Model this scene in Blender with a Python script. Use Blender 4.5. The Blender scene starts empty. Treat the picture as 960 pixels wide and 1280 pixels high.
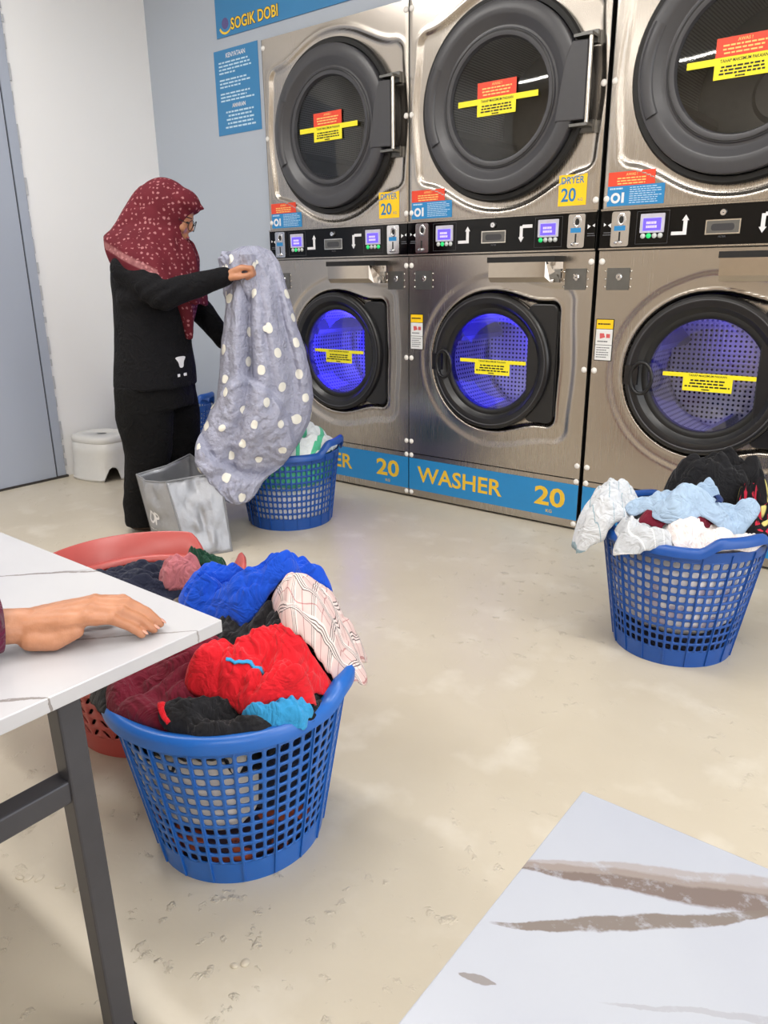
import bpy, bmesh, math, random
import numpy as np
from mathutils import Vector, Matrix, noise as mnoise
from mathutils.bvhtree import BVHTree

PI = math.pi
S = bpy.context.scene
COL = S.collection

# ---------------------------------------------------------------- camera
cam_d = bpy.data.cameras.new('camera')
cam_d.sensor_fit = 'VERTICAL'; cam_d.sensor_height = 36.0; cam_d.lens = 934.0 / 1280.0 * 36.0
cam_d.clip_start = 0.02
cam = bpy.data.objects.new('camera', cam_d); COL.objects.link(cam); S.camera = cam
_vp = np.array([-771 - 480.0, 358 - 640.0, 934.0]); _n = np.array([31.0, 2960.0, 934.0])
_d = _n / np.linalg.norm(_n); _l = _vp - _d * (_vp @ _d); _l /= np.linalg.norm(_l)
RW = np.stack([-_l, np.cross(-_d, -_l), -_d])            # world = RW @ (right, down, forward)
_r, _u, _b = RW @ [1, 0, 0], RW @ [0, -1, 0], RW @ [0, 0, -1]
cam.matrix_world = Matrix(((_r[0], _u[0], _b[0], 0), (_r[1], _u[1], _b[1], 0), (_r[2], _u[2], _b[2], 1.1), (0, 0, 0, 1)))

# ---------------------------------------------------------------- world, light, exposure
W = bpy.data.worlds.new('overcast_sky'); S.world = W; W.use_nodes = True
W.node_tree.nodes['Background'].inputs[0].default_value = (0.93, 0.96, 1.0, 1)
W.node_tree.nodes['Background'].inputs[1].default_value = 3.0
S.view_settings.view_transform = 'Standard'; S.view_settings.look = 'None'
S.view_settings.gamma = 1; S.view_settings.use_curve_mapping = False
S.view_settings.exposure = 0.12
LAMP_W = 20.0

# ---------------------------------------------------------------- materials
def srgb(r, g, b):
    f = lambda c: (c / 255 / 12.92) if c / 255 <= .04045 else ((c / 255 + .055) / 1.055) ** 2.4
    return (f(r), f(g), f(b), 1)

class NT:
    def __init__(s, name):
        s.m = bpy.data.materials.new(name); s.m.use_nodes = True
        s.t = s.m.node_tree; s.b = s.t.nodes['Principled BSDF']; s.out = s.t.nodes['Material Output']
    def n(s, typ, props=None, **inp):
        nd = s.t.nodes.new(typ)
        for k, v in (props or {}).items(): setattr(nd, k, v)
        for k, v in inp.items():
            k = k.replace('_', ' ')
            sock = nd.inputs[int(k[1:])] if k[0] == 'i' and k[1:].isdigit() else nd.inputs[k]
            s.put(sock, v)
        return nd
    def put(s, sock, v):
        if isinstance(v, bpy.types.NodeSocket): s.t.links.new(v, sock)
        elif isinstance(v, bpy.types.Node): s.t.links.new(v.outputs[0], sock)
        else: sock.default_value = v
    def math(s, op, a, b=0.0, clamp=False):
        nd = s.t.nodes.new('ShaderNodeMath'); nd.operation = op; nd.use_clamp = clamp
        s.put(nd.inputs[0], a); s.put(nd.inputs[1], b); return nd.outputs[0]
    def mix(s, fac, a, b):
        nd = s.t.nodes.new('ShaderNodeMix'); nd.data_type = 'RGBA'
        s.put(nd.inputs[0], fac); s.put(nd.inputs[6], a); s.put(nd.inputs[7], b); return nd.outputs[2]
    def coords(s, kind='Object', scale=(1, 1, 1), rot=(0, 0, 0)):
        tc = s.n('ShaderNodeTexCoord'); mp = s.n('ShaderNodeMapping')
        s.t.links.new(tc.outputs[kind], mp.inputs[0]); mp.inputs['Scale'].default_value = scale; mp.inputs['Rotation'].default_value = rot
        return mp.outputs[0]
    def noise(s, vec, scale, detail=3, rough=.5):
        nd = s.n('ShaderNodeTexNoise', None, Scale=scale, Detail=detail, Roughness=rough); s.t.links.new(vec, nd.inputs['Vector'])
        return nd.outputs['Fac']
    def ramp(s, fac, lo, hi):
        nd = s.n('ShaderNodeMapRange', None, Value=fac); nd.inputs[1].default_value = lo; nd.inputs[2].default_value = hi
        return nd.outputs[0]
    def bump(s, h, strength=.3, dist=.01):
        nd = s.n('ShaderNodeBump', None, Strength=strength, Distance=dist, Height=h); s.t.links.new(nd.outputs[0], s.b.inputs['Normal'])
    def set(s, **k):
        for a, v in k.items(): s.put(s.b.inputs[a.replace('_', ' ')], v)
        return s.m

def plain(name, rgb, rough=.5, metal=0.0, nz=.06, nscale=40, bump=0.0, spec=.5, coat=0):
    m = NT(name); v = m.coords(); f = m.noise(v, nscale)
    c = srgb(*rgb); d = tuple(x * (1 - nz * 2) for x in c[:3]) + (1,); l = tuple(min(1, x * (1 + nz * 2)) for x in c[:3]) + (1,)
    m.set(Base_Color=m.mix(f, d, l), Roughness=rough, Metallic=metal)
    m.b.inputs['Specular IOR Level'].default_value = spec
    if coat: m.b.inputs['Coat Weight'].default_value = coat
    if bump: m.bump(f, bump, .004)
    return m.m

def emit(name, rgb, strength):
    m = NT(name); m.set(Base_Color=srgb(*rgb), Roughness=.3)
    m.b.inputs['Emission Color'].default_value = srgb(*rgb); m.b.inputs['Emission Strength'].default_value = strength
    return m.m

def glass_mat(name, tint=(1, 1, 1), refl=.08):
    m = NT(name); m.t.nodes.remove(m.b)
    tr = m.n('ShaderNodeBsdfTransparent', None, Color=tuple(tint) + (1,)); gl = m.n('ShaderNodeBsdfGlossy', None, Roughness=.03, Color=(1, 1, 1, 1))
    lw = m.n('ShaderNodeLayerWeight', None, Blend=.5)
    mx = m.n('ShaderNodeMixShader', None, i0=m.math('ADD', m.math('MULTIPLY', m.math('POWER', lw.outputs['Facing'], 5.0), .7), refl), i1=tr, i2=gl); m.t.links.new(mx.outputs[0], m.out.inputs[0])
    return m.m

def steel_mat():
    m = NT('brushed_steel'); v = m.coords(scale=(60, 60, 1.2)); f = m.noise(v, 6, 4)
    v2 = m.coords(scale=(1, 1, .5)); g = m.noise(v2, 3, 2)
    m.set(Base_Color=m.mix(f, (.47, .43, .385, 1), (.54, .495, .445, 1)), Metallic=1.0,
          Roughness=m.math('ADD', m.math('MULTIPLY', f, .10), m.math('ADD', m.math('MULTIPLY', g, .08), .17)))
    m.b.inputs['Anisotropic'].default_value = .4
    m.bump(m.math('ADD', m.math('MULTIPLY', f, .3), g), .06, .006)
    return m.m

def floor_mat():
    m = NT('cream_floor'); v = m.coords()
    big = m.noise(v, 1.1, 4, .6); mid = m.noise(v, 6, 4); fine = m.noise(v, 55, 3); pit = m.noise(v, 22, 5, .62)
    c = m.mix(m.ramp(big, .3, .7), srgb(188, 178, 159), srgb(203, 194, 177))
    c = m.mix(m.ramp(mid, .55, .8), c, srgb(212, 205, 191))
    vo = m.n('ShaderNodeTexVoronoi', {'feature': 'DISTANCE_TO_EDGE'}, Vector=m.coords(scale=(1, 1, 1)), Scale=2.3)
    crack = m.math('MULTIPLY', m.math('SUBTRACT', 1.0, m.ramp(vo.outputs['Distance'], 0, .006)), m.ramp(m.noise(v, 1.7), .56, .66))
    m.set(Base_Color=c, Roughness=m.math('ADD', m.math('MULTIPLY', mid, .22), .24))
    m.b.inputs['Specular IOR Level'].default_value = .45
    h = m.math('ADD', m.math('MULTIPLY', m.ramp(pit, .60, .75), m.ramp(big, .42, .62)), m.math('ADD', m.math('MULTIPLY', mid, .35), m.math('MULTIPLY', fine, .05)))
    h = m.math('ADD', h, m.math('MULTIPLY', crack, .1))
    m.bump(h, .85, .007)
    return m.m

def wall_mat(name, rgb, nz=.015):
    m = NT(name); v = m.coords(); f = m.noise(v, 2.2, 4); g = m.noise(v, 130, 2)
    c = srgb(*rgb); d = tuple(x * (1 - nz * 3) for x in c[:3]) + (1,)
    m.set(Base_Color=m.mix(f, d, c), Roughness=.6); m.bump(m.math('ADD', m.math('MULTIPLY', f, .4), m.math('MULTIPLY', g, .15)), .12, .005)
    return m.m

def marble_mat(name, veins, base=(236, 236, 238)):
    """veins: (x0,y0,x1,y1,bow,half width,strength, rgb) in the table's own coordinates"""
    m = NT(name); tc = m.n('ShaderNodeTexCoord'); sp = m.n('ShaderNodeSeparateXYZ'); m.t.links.new(tc.outputs['Object'], sp.inputs[0])
    v = tc.outputs['Object']; X, Y = sp.outputs[0], sp.outputs[1]
    n1 = m.noise(v, 14, 5, .65); n2 = m.noise(v, 60, 4, .7); n3 = m.noise(v, 5, 3)
    col = m.mix(m.ramp(n3, .35, .75), srgb(*base), srgb(base[0] - 8, base[1] - 8, base[2] - 6))
    for (x0, y0, x1, y1, bow, hw, st, rgb) in veins:
        L = math.hypot(x1 - x0, y1 - y0); dx, dy = (x1 - x0) / L, (y1 - y0) / L
        rx = m.math('SUBTRACT', X, x0); ry = m.math('SUBTRACT', Y, y0)
        s_ = m.math('DIVIDE', m.math('ADD', m.math('MULTIPLY', rx, dx), m.math('MULTIPLY', ry, dy)), L)
        t_ = m.math('SUBTRACT', m.math('MULTIPLY', ry, dx), m.math('MULTIPLY', rx, dy))
        par = m.math('MULTIPLY', m.math('MULTIPLY', s_, m.math('SUBTRACT', 1.0, s_)), 4.0)
        t2 = m.math('SUBTRACT', t_, m.math('MULTIPLY', par, bow))
        t2 = m.math('ADD', t2, m.math('MULTIPLY', m.math('SUBTRACT', n1, .5), .018))
        wid = m.math('MULTIPLY', m.math('ADD', m.math('MULTIPLY', par, .8), .25), hw)
        edge = m.math('DIVIDE', m.math('ABSOLUTE', t2), wid)
        mask = m.math('MULTIPLY', m.ramp(edge, 1.0, .75), m.math('MULTIPLY', m.ramp(s_, -.03, .02), m.ramp(s_, 1.03, .98)))
        mask = m.math('MULTIPLY', mask, m.math('MULTIPLY', m.ramp(n2, .20, .46), st))
        col = m.mix(mask, col, srgb(*rgb))
    m.set(Base_Color=col, Roughness=.22); m.b.inputs['Specular IOR Level'].default_value = .45
    return m.m

def cloth_mat(name, rgb, rough=.85, weave=900, nz=.05, stripe=None):
    m = NT(name); v = m.coords('UV'); o = m.coords(); f = m.noise(o, 30, 3); c = srgb(*rgb)
    col = m.mix(f, tuple(x * (1 - nz * 2) for x in c[:3]) + (1,), tuple(min(1, x * (1 + nz * 2)) for x in c[:3]) + (1,))
    if stripe:
        freq, wd, srgb_ = stripe; sp = m.n('ShaderNodeSeparateXYZ'); m.t.links.new(v, sp.inputs[0])
        fr = m.math('FRACT', m.math('MULTIPLY', sp.outputs[0], freq)); col = m.mix(m.math('LESS_THAN', fr, wd), col, srgb(*srgb_))
    m.set(Base_Color=col, Roughness=rough); m.b.inputs['Sheen Weight'].default_value = .12; m.b.inputs['Specular IOR Level'].default_value = .25
    wr = m.n('ShaderNodeTexNoise', None, Scale=17.0, Detail=3.0, Distortion=1.6); m.t.links.new(o, wr.inputs['Vector'])
    wk = m.math('ABSOLUTE', m.math('SUBTRACT', wr.outputs['Fac'], .5))
    m.bump(m.math('ADD', m.math('MULTIPLY', m.noise(v, weave, 2), .03), m.math('ADD', m.math('MULTIPLY', m.noise(o, 45, 3), .35), m.math('MULTIPLY', wk, 2.6))), .7, .010)
    return m.m

def plaid_mat():
    m = NT('pink_plaid'); v = m.coords('UV'); sp = m.n('ShaderNodeSeparateXYZ'); m.t.links.new(v, sp.inputs[0]); col = srgb(216, 190, 186)
    for ax in (0, 1):
        fr = m.math('FRACT', m.math('MULTIPLY', sp.outputs[ax], 5.0))
        for c0, wd, rgb, st in ((.5, .13, (235, 220, 216), .8), (.38, .016, (40, 36, 40), .85), (.46, .016, (40, 36, 40), .85), (.54, .016, (40, 36, 40), .85), (.95, .02, (150, 60, 66), .6)):
            mk = m.math('LESS_THAN', m.math('ABSOLUTE', m.math('SUBTRACT', fr, c0)), wd); col = m.mix(m.math('MULTIPLY', mk, st), col, srgb(*rgb))
    m.set(Base_Color=col, Roughness=.85); m.bump(m.noise(m.coords(), 60, 3), .2, .004)
    return m.m

def spots_mat(name, rgb, spot, scale, thr, coords='UV', spot2=None):
    m = NT(name); v = m.coords(coords)
    vo = m.n('ShaderNodeTexVoronoi', None, Vector=v, Scale=scale); nz = m.noise(v, scale * 3.1, 2)
    d = m.math('ADD', vo.outputs['Distance'], m.math('MULTIPLY', m.math('SUBTRACT', nz, .5), .55))
    col = m.mix(m.ramp(d, thr, thr - .06), srgb(*rgb), srgb(*spot))
    if spot2:
        vo2 = m.n('ShaderNodeTexVoronoi', None, Vector=v, Scale=scale * .63); col = m.mix(m.ramp(vo2.outputs['Distance'], .3, .24), col, srgb(*spot2))
    m.set(Base_Color=col, Roughness=.85); m.b.inputs['Specular IOR Level'].default_value = .2
    m.bump(m.noise(m.coords(), 50, 3), .25, .005)
    return m.m

def drum_mat(name, base, scale, metal=.9):
    m = NT(name); v = m.coords('UV')
    vo = m.n('ShaderNodeTexVoronoi', None, Vector=v, Scale=scale, Randomness=0.0)
    h = m.ramp(vo.outputs['Distance'], .30, .22)
    m.set(Base_Color=m.mix(h, srgb(*base), (.008, .008, .01, 1)), Metallic=metal, Roughness=.38); m.bump(vo.outputs['Distance'], .4, .004)
    return m.m

M = {}
M['steel'] = steel_mat()
M['steel_dull'] = plain('galvanised_steel', (120, 120, 118), .42, 1.0)
M['steel_polished'] = plain('polished_steel', (190, 180, 168), .10, 1.0, .03)
M['steel_lip'] = plain('bright_steel_edge', (225, 220, 212), .2, 1.0, .02)
M['chrome'] = plain('chrome', (225, 225, 228), .16, 1.0, .05)
M['lifter'] = plain('satin_steel', (150, 150, 156), .55, .7)
M['cap_white'] = plain('white_plastic_cap', (235, 232, 228), .4)
M['rubber'] = plain('black_rubber', (14, 14, 15), .55)
M['door_grey'] = plain('charcoal_plastic', (66, 66, 70), .34, 0, .03)
M['door_black'] = plain('black_plastic', (27, 27, 29), .30, 0, .03)
M['panel_black'] = plain('gloss_black_panel', (4, 4, 6), .10, 0, .02, spec=.3)
M['line_grey'] = plain('print_grey', (62, 62, 66), .3)
M['print_white'] = plain('print_white', (232, 232, 235), .5)
M['print_dim'] = plain('print_dim_grey', (100, 102, 108), .5)
M['print_black'] = plain('print_black', (20, 20, 18), .5)
M['print_orange'] = plain('print_pale_orange', (255, 206, 120), .5)
M['print_yellow'] = plain('print_yellow', (246, 205, 60), .5)
M['print_lightblue'] = plain('print_light_blue', (190, 220, 240), .5)
M['print_red'] = plain('print_red', (205, 90, 90), .5)
M['st_red'] = plain('sticker_red', (232, 72, 46), .4, 0, .02)
M['st_yellow'] = plain('sticker_yellow', (246, 232, 40), .4, 0, .02)
M['st_gold'] = plain('sticker_gold', (255, 205, 22), .4, 0, .02)
M['st_blue'] = plain('sticker_blue', (38, 134, 196), .4, 0, .02)
M['st_white'] = plain('sticker_white', (225, 226, 226), .4, 0, .02)
M['text_blue'] = plain('text_blue', (32, 120, 176), .45)
M['text_gold'] = plain('text_gold', (232, 190, 52), .45)
M['text_navy'] = plain('text_navy', (44, 38, 60), .45)
M['sign_blue'] = plain('sign_blue', (56, 130, 184), .42, 0, .015, 3)
M['lcd'] = emit('lcd_screen', (92, 74, 255), 1.1)
M['lcd_digit'] = emit('lcd_digit', (170, 160, 255), 1.1)
M['led_green'] = emit('green_button', (40, 200, 110), .55)
M['button_white'] = plain('button_white', (205, 210, 208), .4)
M['bezel'] = plain('display_bezel', (196, 194, 210), .4)
M['glass'] = glass_mat('door_glass', (.93, .94, .96), .06)
M['glass_dark'] = glass_mat('dryer_glass', (.86, .87, .88), .06)
M['drum_dry'] = drum_mat('dryer_drum', (172, 172, 170), 1)
M['drum_wash'] = drum_mat('washer_drum', (205, 205, 212), 1)
M['white_wall'] = wall_mat('white_wall_paint', (240, 240, 241))
M['blue_wall'] = wall_mat('blue_grey_wall_paint', (178, 187, 200))
M['grey_door'] = wall_mat('blue_grey_door_paint', (166, 174, 190))
M['ceil'] = wall_mat('ceiling_paint', (222, 221, 218))
M['opp_wall'] = wall_mat('cream_wall_paint', (196, 184, 168))
M['floor'] = floor_mat()
M['pavement'] = plain('pavement', (150, 140, 128), .8, 0, .1, 3)
M['dark_gap'] = plain('dark_sealant', (52, 48, 46), .8, 0, .3, 60)
M['plaster'] = plain('chipped_plaster', (190, 192, 196), .8, 0, .08, 60, .5)
M['basket_blue'] = plain('blue_plastic', (28, 98, 184), .34, 0, .03)
M['basket_navy'] = plain('deep_blue_plastic', (24, 78, 158), .36, 0, .03)
M['basket_red'] = plain('salmon_red_plastic', (176, 76, 72), .36, 0, .03)
M['table_metal'] = plain('charcoal_powder_coat', (70, 70, 76), .38, .35, .05)
M['skin'] = None
M['lamp'] = emit('lamp_diffuser', (255, 252, 246), 9.0)

# ---------------------------------------------------------------- mesh helpers
class MB:
    def __init__(s): s.v = []; s.f = []; s.uv = []
    def face(s, idx): s.f.append(tuple(idx))
    def box(s, x0, x1, y0, y1, z0, z1):
        b = len(s.v)
        s.v += [(x, y, z) for z in (z0, z1) for y in (y0, y1) for x in (x0, x1)]
        s.f += [tuple(b + i for i in q) for q in ((0, 2, 3, 1), (4, 5, 7, 6), (0, 1, 5, 4), (2, 6, 7, 3), (0, 4, 6, 2), (1, 3, 7, 5))]
        return s
    def lathe_y(s, prof, c=(0, 0, 0), seg=72, a0=0, a1=2 * PI, sx=1, sz=1, closed=False):
        """prof: (radius, outward) with outward = -Y"""
        full = abs(a1 - a0 - 2 * PI) < 1e-6; n = seg if full else seg + 1; b = len(s.v); k = len(prof)
        for i in range(n):
            a = a0 + (a1 - a0) * i / seg
            for r, o in prof: s.v.append((c[0] + sx * r * math.cos(a), c[1] - o, c[2] + sz * r * math.sin(a)))
        for i in range(seg):
            j = (i + 1) % n
            for q in range(k if closed else k - 1):
                q2 = (q + 1) % k
                s.f.append((b + i * k + q, b + i * k + q2, b + j * k + q2, b + j * k + q))
        if not full and closed:
            s.f.append(tuple(b + q for q in range(k))); s.f.append(tuple(b + (n - 1) * k + q for q in reversed(range(k))))
        return s
    def lathe_z(s, prof, c=(0, 0, 0), seg=48):
        b = len(s.v); k = len(prof)
        for i in range(seg):
            a = 2 * PI * i / seg
            for r, z in prof: s.v.append((c[0] + r * math.cos(a), c[1] + r * math.sin(a), c[2] + z))
        for i in range(seg):
            j = (i + 1) % seg
            for q in range(k - 1): s.f.append((b + i * k + q, b + j * k + q, b + j * k + q + 1, b + i * k + q + 1))
        return s
    def tube(s, pts, r, seg=10, ry=None, cap=True):
        pts = [Vector(p) for p in pts]; n = len(pts); rs = r if isinstance(r, (list, tuple)) else [r] * n
        b = len(s.v); up = None
        for i, p in enumerate(pts):
            t = (pts[min(i + 1, n - 1)] - pts[max(i - 1, 0)]).normalized()
            if up is None: up = t.orthogonal().normalized()
            up = (up - t * up.dot(t)).normalized(); sd = t.cross(up)
            for q in range(seg):
                a = 2 * PI * q / seg; s.v.append(tuple(p + up * (rs[i] * math.cos(a)) + sd * (rs[i] * math.sin(a))))
        for i in range(n - 1):
            for q in range(seg):
                q2 = (q + 1) % seg; s.f.append((b + i * seg + q, b + i * seg + q2, b + (i + 1) * seg + q2, b + (i + 1) * seg + q))
        if cap:
            s.f.append(tuple(b + q for q in reversed(range(seg)))); s.f.append(tuple(b + (n - 1) * seg + q for q in range(seg)))
        return s
    def ball(s, c, r, seg=20, rings=12, rot=None):
        rx, ry, rz = r if isinstance(r, (tuple, list)) else (r, r, r); b = len(s.v); c = Vector(c); R = rot or Matrix.Identity(3)
        s.v.append(tuple(c + R @ Vector((0, 0, rz))))
        for i in range(1, rings):
            t = PI * i / rings
            for j in range(seg):
                a = 2 * PI * j / seg; s.v.append(tuple(c + R @ Vector((rx * math.sin(t) * math.cos(a), ry * math.sin(t) * math.sin(a), rz * math.cos(t)))))
        s.v.append(tuple(c + R @ Vector((0, 0, -rz)))); e = len(s.v) - 1
        for j in range(seg):
            j2 = (j + 1) % seg; s.f.append((b, b + 1 + j, b + 1 + j2)); s.f.append((e, e - seg + j2, e - seg + j))
            for i in range(rings - 2):
                p = b + 1 + i * seg; s.f.append((p + j, p + seg + j, p + seg + j2, p + j2))
        return s
    def capsule(s, p0, p1, r0, r1, seg=14):
        p0, p1 = Vector(p0), Vector(p1); t = (p1 - p0); L = t.length; t.normalize(); pts = []; rs = []
        for k in range(5): a = PI / 2 * k / 4; pts.append(p0 - t * (r0 * math.cos(a))); rs.append(max(r0 * math.sin(a), r0 * .02))
        for k in range(5): a = PI / 2 * k / 4; pts.append(p1 + t * (r1 * math.sin(a))); rs.append(max(r1 * math.cos(a), r1 * .02))
        return s.tube(pts, rs, seg)
    def chain(s, pts, rs):
        for i in range(len(pts) - 1): s.capsule(pts[i], pts[i + 1], rs[i], rs[i + 1])
        return s
    def loft(s, secs, seg=32):
        """secs: (x, y, z, rx, ry) horizontal ellipses, closed ends"""
        b = len(s.v)
        for (x, y, z, rx, ry) in secs:
            for q in range(seg): a = 2 * PI * q / seg; s.v.append((x + rx * math.cos(a), y + ry * math.sin(a), z))
        for i in range(len(secs) - 1):
            for q in range(seg):
                q2 = (q + 1) % seg; s.f.append((b + i * seg + q, b + i * seg + q2, b + (i + 1) * seg + q2, b + (i + 1) * seg + q))
        s.f.append(tuple(b + q for q in reversed(range(seg)))); s.f.append(tuple(b + (len(secs) - 1) * seg + q for q in range(seg)))
        return s
    def prism(s, poly, y0, y1):
        """poly in x,z extruded along y"""
        b = len(s.v); k = len(poly); s.v += [(x, y0, z) for x, z in poly] + [(x, y1, z) for x, z in poly]
        s.f.append(tuple(range(b, b + k))); s.f.append(tuple(range(b + 2 * k - 1, b + k - 1, -1)))
        for i in range(k): j = (i + 1) % k; s.f.append((b + j, b + i, b + k + i, b + k + j))
        return s
    def mesh(s, name, smooth=False, angle=None):
        me = bpy.data.meshes.new(name); me.from_pydata([tuple(map(float, v)) for v in s.v], [], s.f); me.update()
        bm = bmesh.new(); bm.from_mesh(me); bmesh.ops.recalc_face_normals(bm, faces=bm.faces); bm.to_mesh(me); bm.free()
        if smooth: me.polygons.foreach_set('use_smooth', [True] * len(me.polygons))
        if smooth and angle: me.set_sharp_from_angle(angle=math.radians(angle))
        return me

def obj(name, mesh, mat=None, parent=None, loc=(0, 0, 0), rot=(0, 0, 0)):
    if isinstance(mesh, MB): mesh = mesh.mesh(name)
    o = bpy.data.objects.new(name, mesh); COL.objects.link(o)
    if mat is not None:
        mm = M[mat] if isinstance(mat, str) else mat
        if not mesh.materials: mesh.materials.append(mm)
        elif mesh.materials[0] != mm: o.material_slots[0].link = 'OBJECT'; o.material_slots[0].material = mm
    o.parent = parent; o.location = loc; o.rotation_euler = rot
    return o
def thing(name, label, cat, loc=(0, 0, 0), rz=0, group=None):
    o = bpy.data.objects.new(name, None); COL.objects.link(o); o.location = loc; o.rotation_euler = (0, 0, rz); o.empty_display_size = .05
    return tag(o, label, cat, group)
def tag(o, label, cat, group=None):
    o['label'] = label; o['category'] = cat
    if group: o['group'] = group
    return o
def struct(name, mb, mat, label=None, cat=None):
    o = obj(name, mb, mat); o['kind'] = 'structure'
    if label: tag(o, label, cat)
    return o
def bevel(o, w, seg=2):
    md = o.modifiers.new('bevel', 'BEVEL'); md.width = w; md.segments = seg; md.limit_method = 'ANGLE'; md.angle_limit = math.radians(40); return o
def solid(o, t, off=0):
    md = o.modifiers.new('solidify', 'SOLIDIFY'); md.thickness = t; md.offset = off; return o
def subsurf(o, lv=1):
    md = o.modifiers.new('subdivision', 'SUBSURF'); md.levels = lv; md.render_levels = lv; return o
def bake(o):
    dg = bpy.context.evaluated_depsgraph_get(); me = bpy.data.meshes.new_from_object(o.evaluated_get(dg), depsgraph=dg); return me

def remeshed(mb, voxel, smooth_it=6, name='body', cut=None):
    tmp = bpy.data.objects.new('tmp', mb.mesh(name)); COL.objects.link(tmp)
    md = tmp.modifiers.new('remesh', 'REMESH'); md.mode = 'VOXEL'; md.voxel_size = voxel
    if smooth_it: sm = tmp.modifiers.new('smooth', 'SMOOTH'); sm.factor = .5; sm.iterations = smooth_it
    ct = None
    if cut is not None:
        ct = bpy.data.objects.new('cut', cut.mesh('cut')); COL.objects.link(ct)
        bo = tmp.modifiers.new('boolean', 'BOOLEAN'); bo.operation = 'DIFFERENCE'; bo.object = ct; bo.solver = 'EXACT'
    bpy.context.view_layer.update()
    me = bake(tmp); me.name = name
    for o in (tmp, ct):
        if o: bpy.data.objects.remove(o)
    me.polygons.foreach_set('use_smooth', [True] * len(me.polygons))
    return me

def displace(me, fn):
    me.update(); n = len(me.vertices); nr = [v.normal.copy() for v in me.vertices]
    for v, q in zip(me.vertices, nr): v.co += q * fn(v.co)
    me.update()

_tc = {}
def text_mesh(body, w=None, h=None, bold=.0, align='LEFT'):
    """text in the XZ plane facing -Y, fitted to width w and/or cap height h, lower left (or centre) at the origin"""
    key = (body, w, h, bold, align)
    if key in _tc: return _tc[key]
    cu = bpy.data.curves.new('text', 'FONT'); cu.body = body; cu.offset = bold; cu.resolution_u = 3
    o = bpy.data.objects.new('tmp', cu); COL.objects.link(o); bpy.context.view_layer.update(); me = bake(o)
    bpy.data.objects.remove(o); me.name = 'lettering'
    co = np.array([v.co[:] for v in me.vertices]); lo, hi = co.min(0), co.max(0)
    sx = w / (hi[0] - lo[0]) if w else None; sy = h / (hi[1] - lo[1]) if h else None
    sx = sx or sy; sy = sy or sx
    ox = lo[0] if align == 'LEFT' else (lo[0] + hi[0]) / 2
    for v in me.vertices: x, y = (v.co.x - ox) * sx, (v.co.y - lo[1]) * sy; v.co = (x, 0, y)
    me.materials.clear(); me.update(); _tc[key] = me
    return me

def dashes(x0, x1, z1, nl, pitch, th, y, seed, align='left', para=()):
    """rows of little bars standing for print too small to read"""
    rd = random.Random(seed); mb = MB(); z = z1
    for i in range(nl):
        if i in para: z -= pitch
        full = x1 - x0; ln = full * (rd.uniform(.75, 1) if i not in [p - 1 for p in para] else rd.uniform(.4, .7))
        a = x0 if align == 'left' else x0 + (full - ln) / 2; e = a + ln
        while a < e - .004:
            wl = min(rd.uniform(.05, .16) * full, e - a); mb.box(a, a + wl, y - .0004, y, z - th, z); a += wl + full * .025
        z -= pitch
    return mb

# ================================================================ THE ROOM
XL, XR, YB, YF, ZC = -4.10, 3.6, 3.055, -2.3, 3.0
FY = 3.029                                   # plane of the machine fronts
struct('floor', MB().box(XL, XR, YF, 4.0, -.06, 0), 'floor', 'cream painted concrete floor with scuffs and small blisters', 'floor')
struct('ceiling', MB().box(XL, XR, YF, 4.0, ZC, ZC + .06), 'ceil', 'white painted ceiling', 'ceiling')
struct('wall_left', MB().box(XL - .1, XL, YF, 4.0, 0, ZC), 'white_wall', 'plain white end wall behind the woman', 'wall')
wb = MB().box(XL, -3.147, YB, YB + .07, 0, ZC).box(-3.147, -.312, YB, YB + .07, 2.252, ZC).box(-.312, XR, YB, YB + .07, 0, ZC)
struct('wall_back', wb, 'blue_wall', 'pale blue grey wall around the stacked machines', 'wall')
struct('wall_light_block', MB().box(XL, XR, 4.0, 4.06, 0, ZC), 'dark_gap', 'unseen dark wall added behind the machines to block light', 'wall')  # unseen wall, added dark so no sky light leaks through the machine gaps
struct('wall_opposite', MB().box(XL, XR, YF - .08, YF, 0, ZC), 'opp_wall', 'cream wall facing the machines', 'wall')
struct('wall_front', MB().box(XR, XR + .12, YF, 4.0, 2.75, ZC).box(XR, XR + .12, 3.05, 4.0, 0, 2.75).box(XR, XR + .12, YF, YF + .3, 0, 2.75), 'white_wall', 'open shop front with header and side piers', 'wall')
struct('ground', MB().box(XR, 30, -15, 18, -.08, -.02), 'pavement', 'grey pavement outside the open shop front', 'pavement')

# grey door in the end wall
dr = struct('door_1', MB().box(XL + .001, XL + .022, 1.2, 2.13, .012, 2.45), 'grey_door', 'flush blue grey door with chipped edge in the white wall', 'door')
obj('door_frame', MB().box(XL + .001, XL + .016, 2.142, 2.192, .012, 2.45), 'grey_door', dr)
obj('door_gap', MB().box(XL + .0005, XL + .006, 2.128, 2.144, .012, 2.45), 'dark_gap', dr)
rd = random.Random(5); mb = MB(); z = .01
while z < 2.44:
    hh = rd.uniform(.03, .12); w0 = rd.uniform(.0, .006); mb.box(XL + .0005, XL + .004, 2.190, 2.194 + w0, z, z + hh * .8); z += hh
obj('torn_edge', mb, 'dark_gap', dr)
mb = MB(); z = .01
while z < 2.44:
    hh = rd.uniform(.05, .2); mb.box(XL + .0005, XL + .009, 2.186, 2.198 + rd.uniform(0, .012), z, z + hh * .55); z += hh
obj('chipped_plaster', mb, 'plaster', dr)
obj('floor_sealant', MB().box(XL + .0005, XL + .03, 1.2, 2.2, .0, .012), 'dark_gap', dr)

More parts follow.
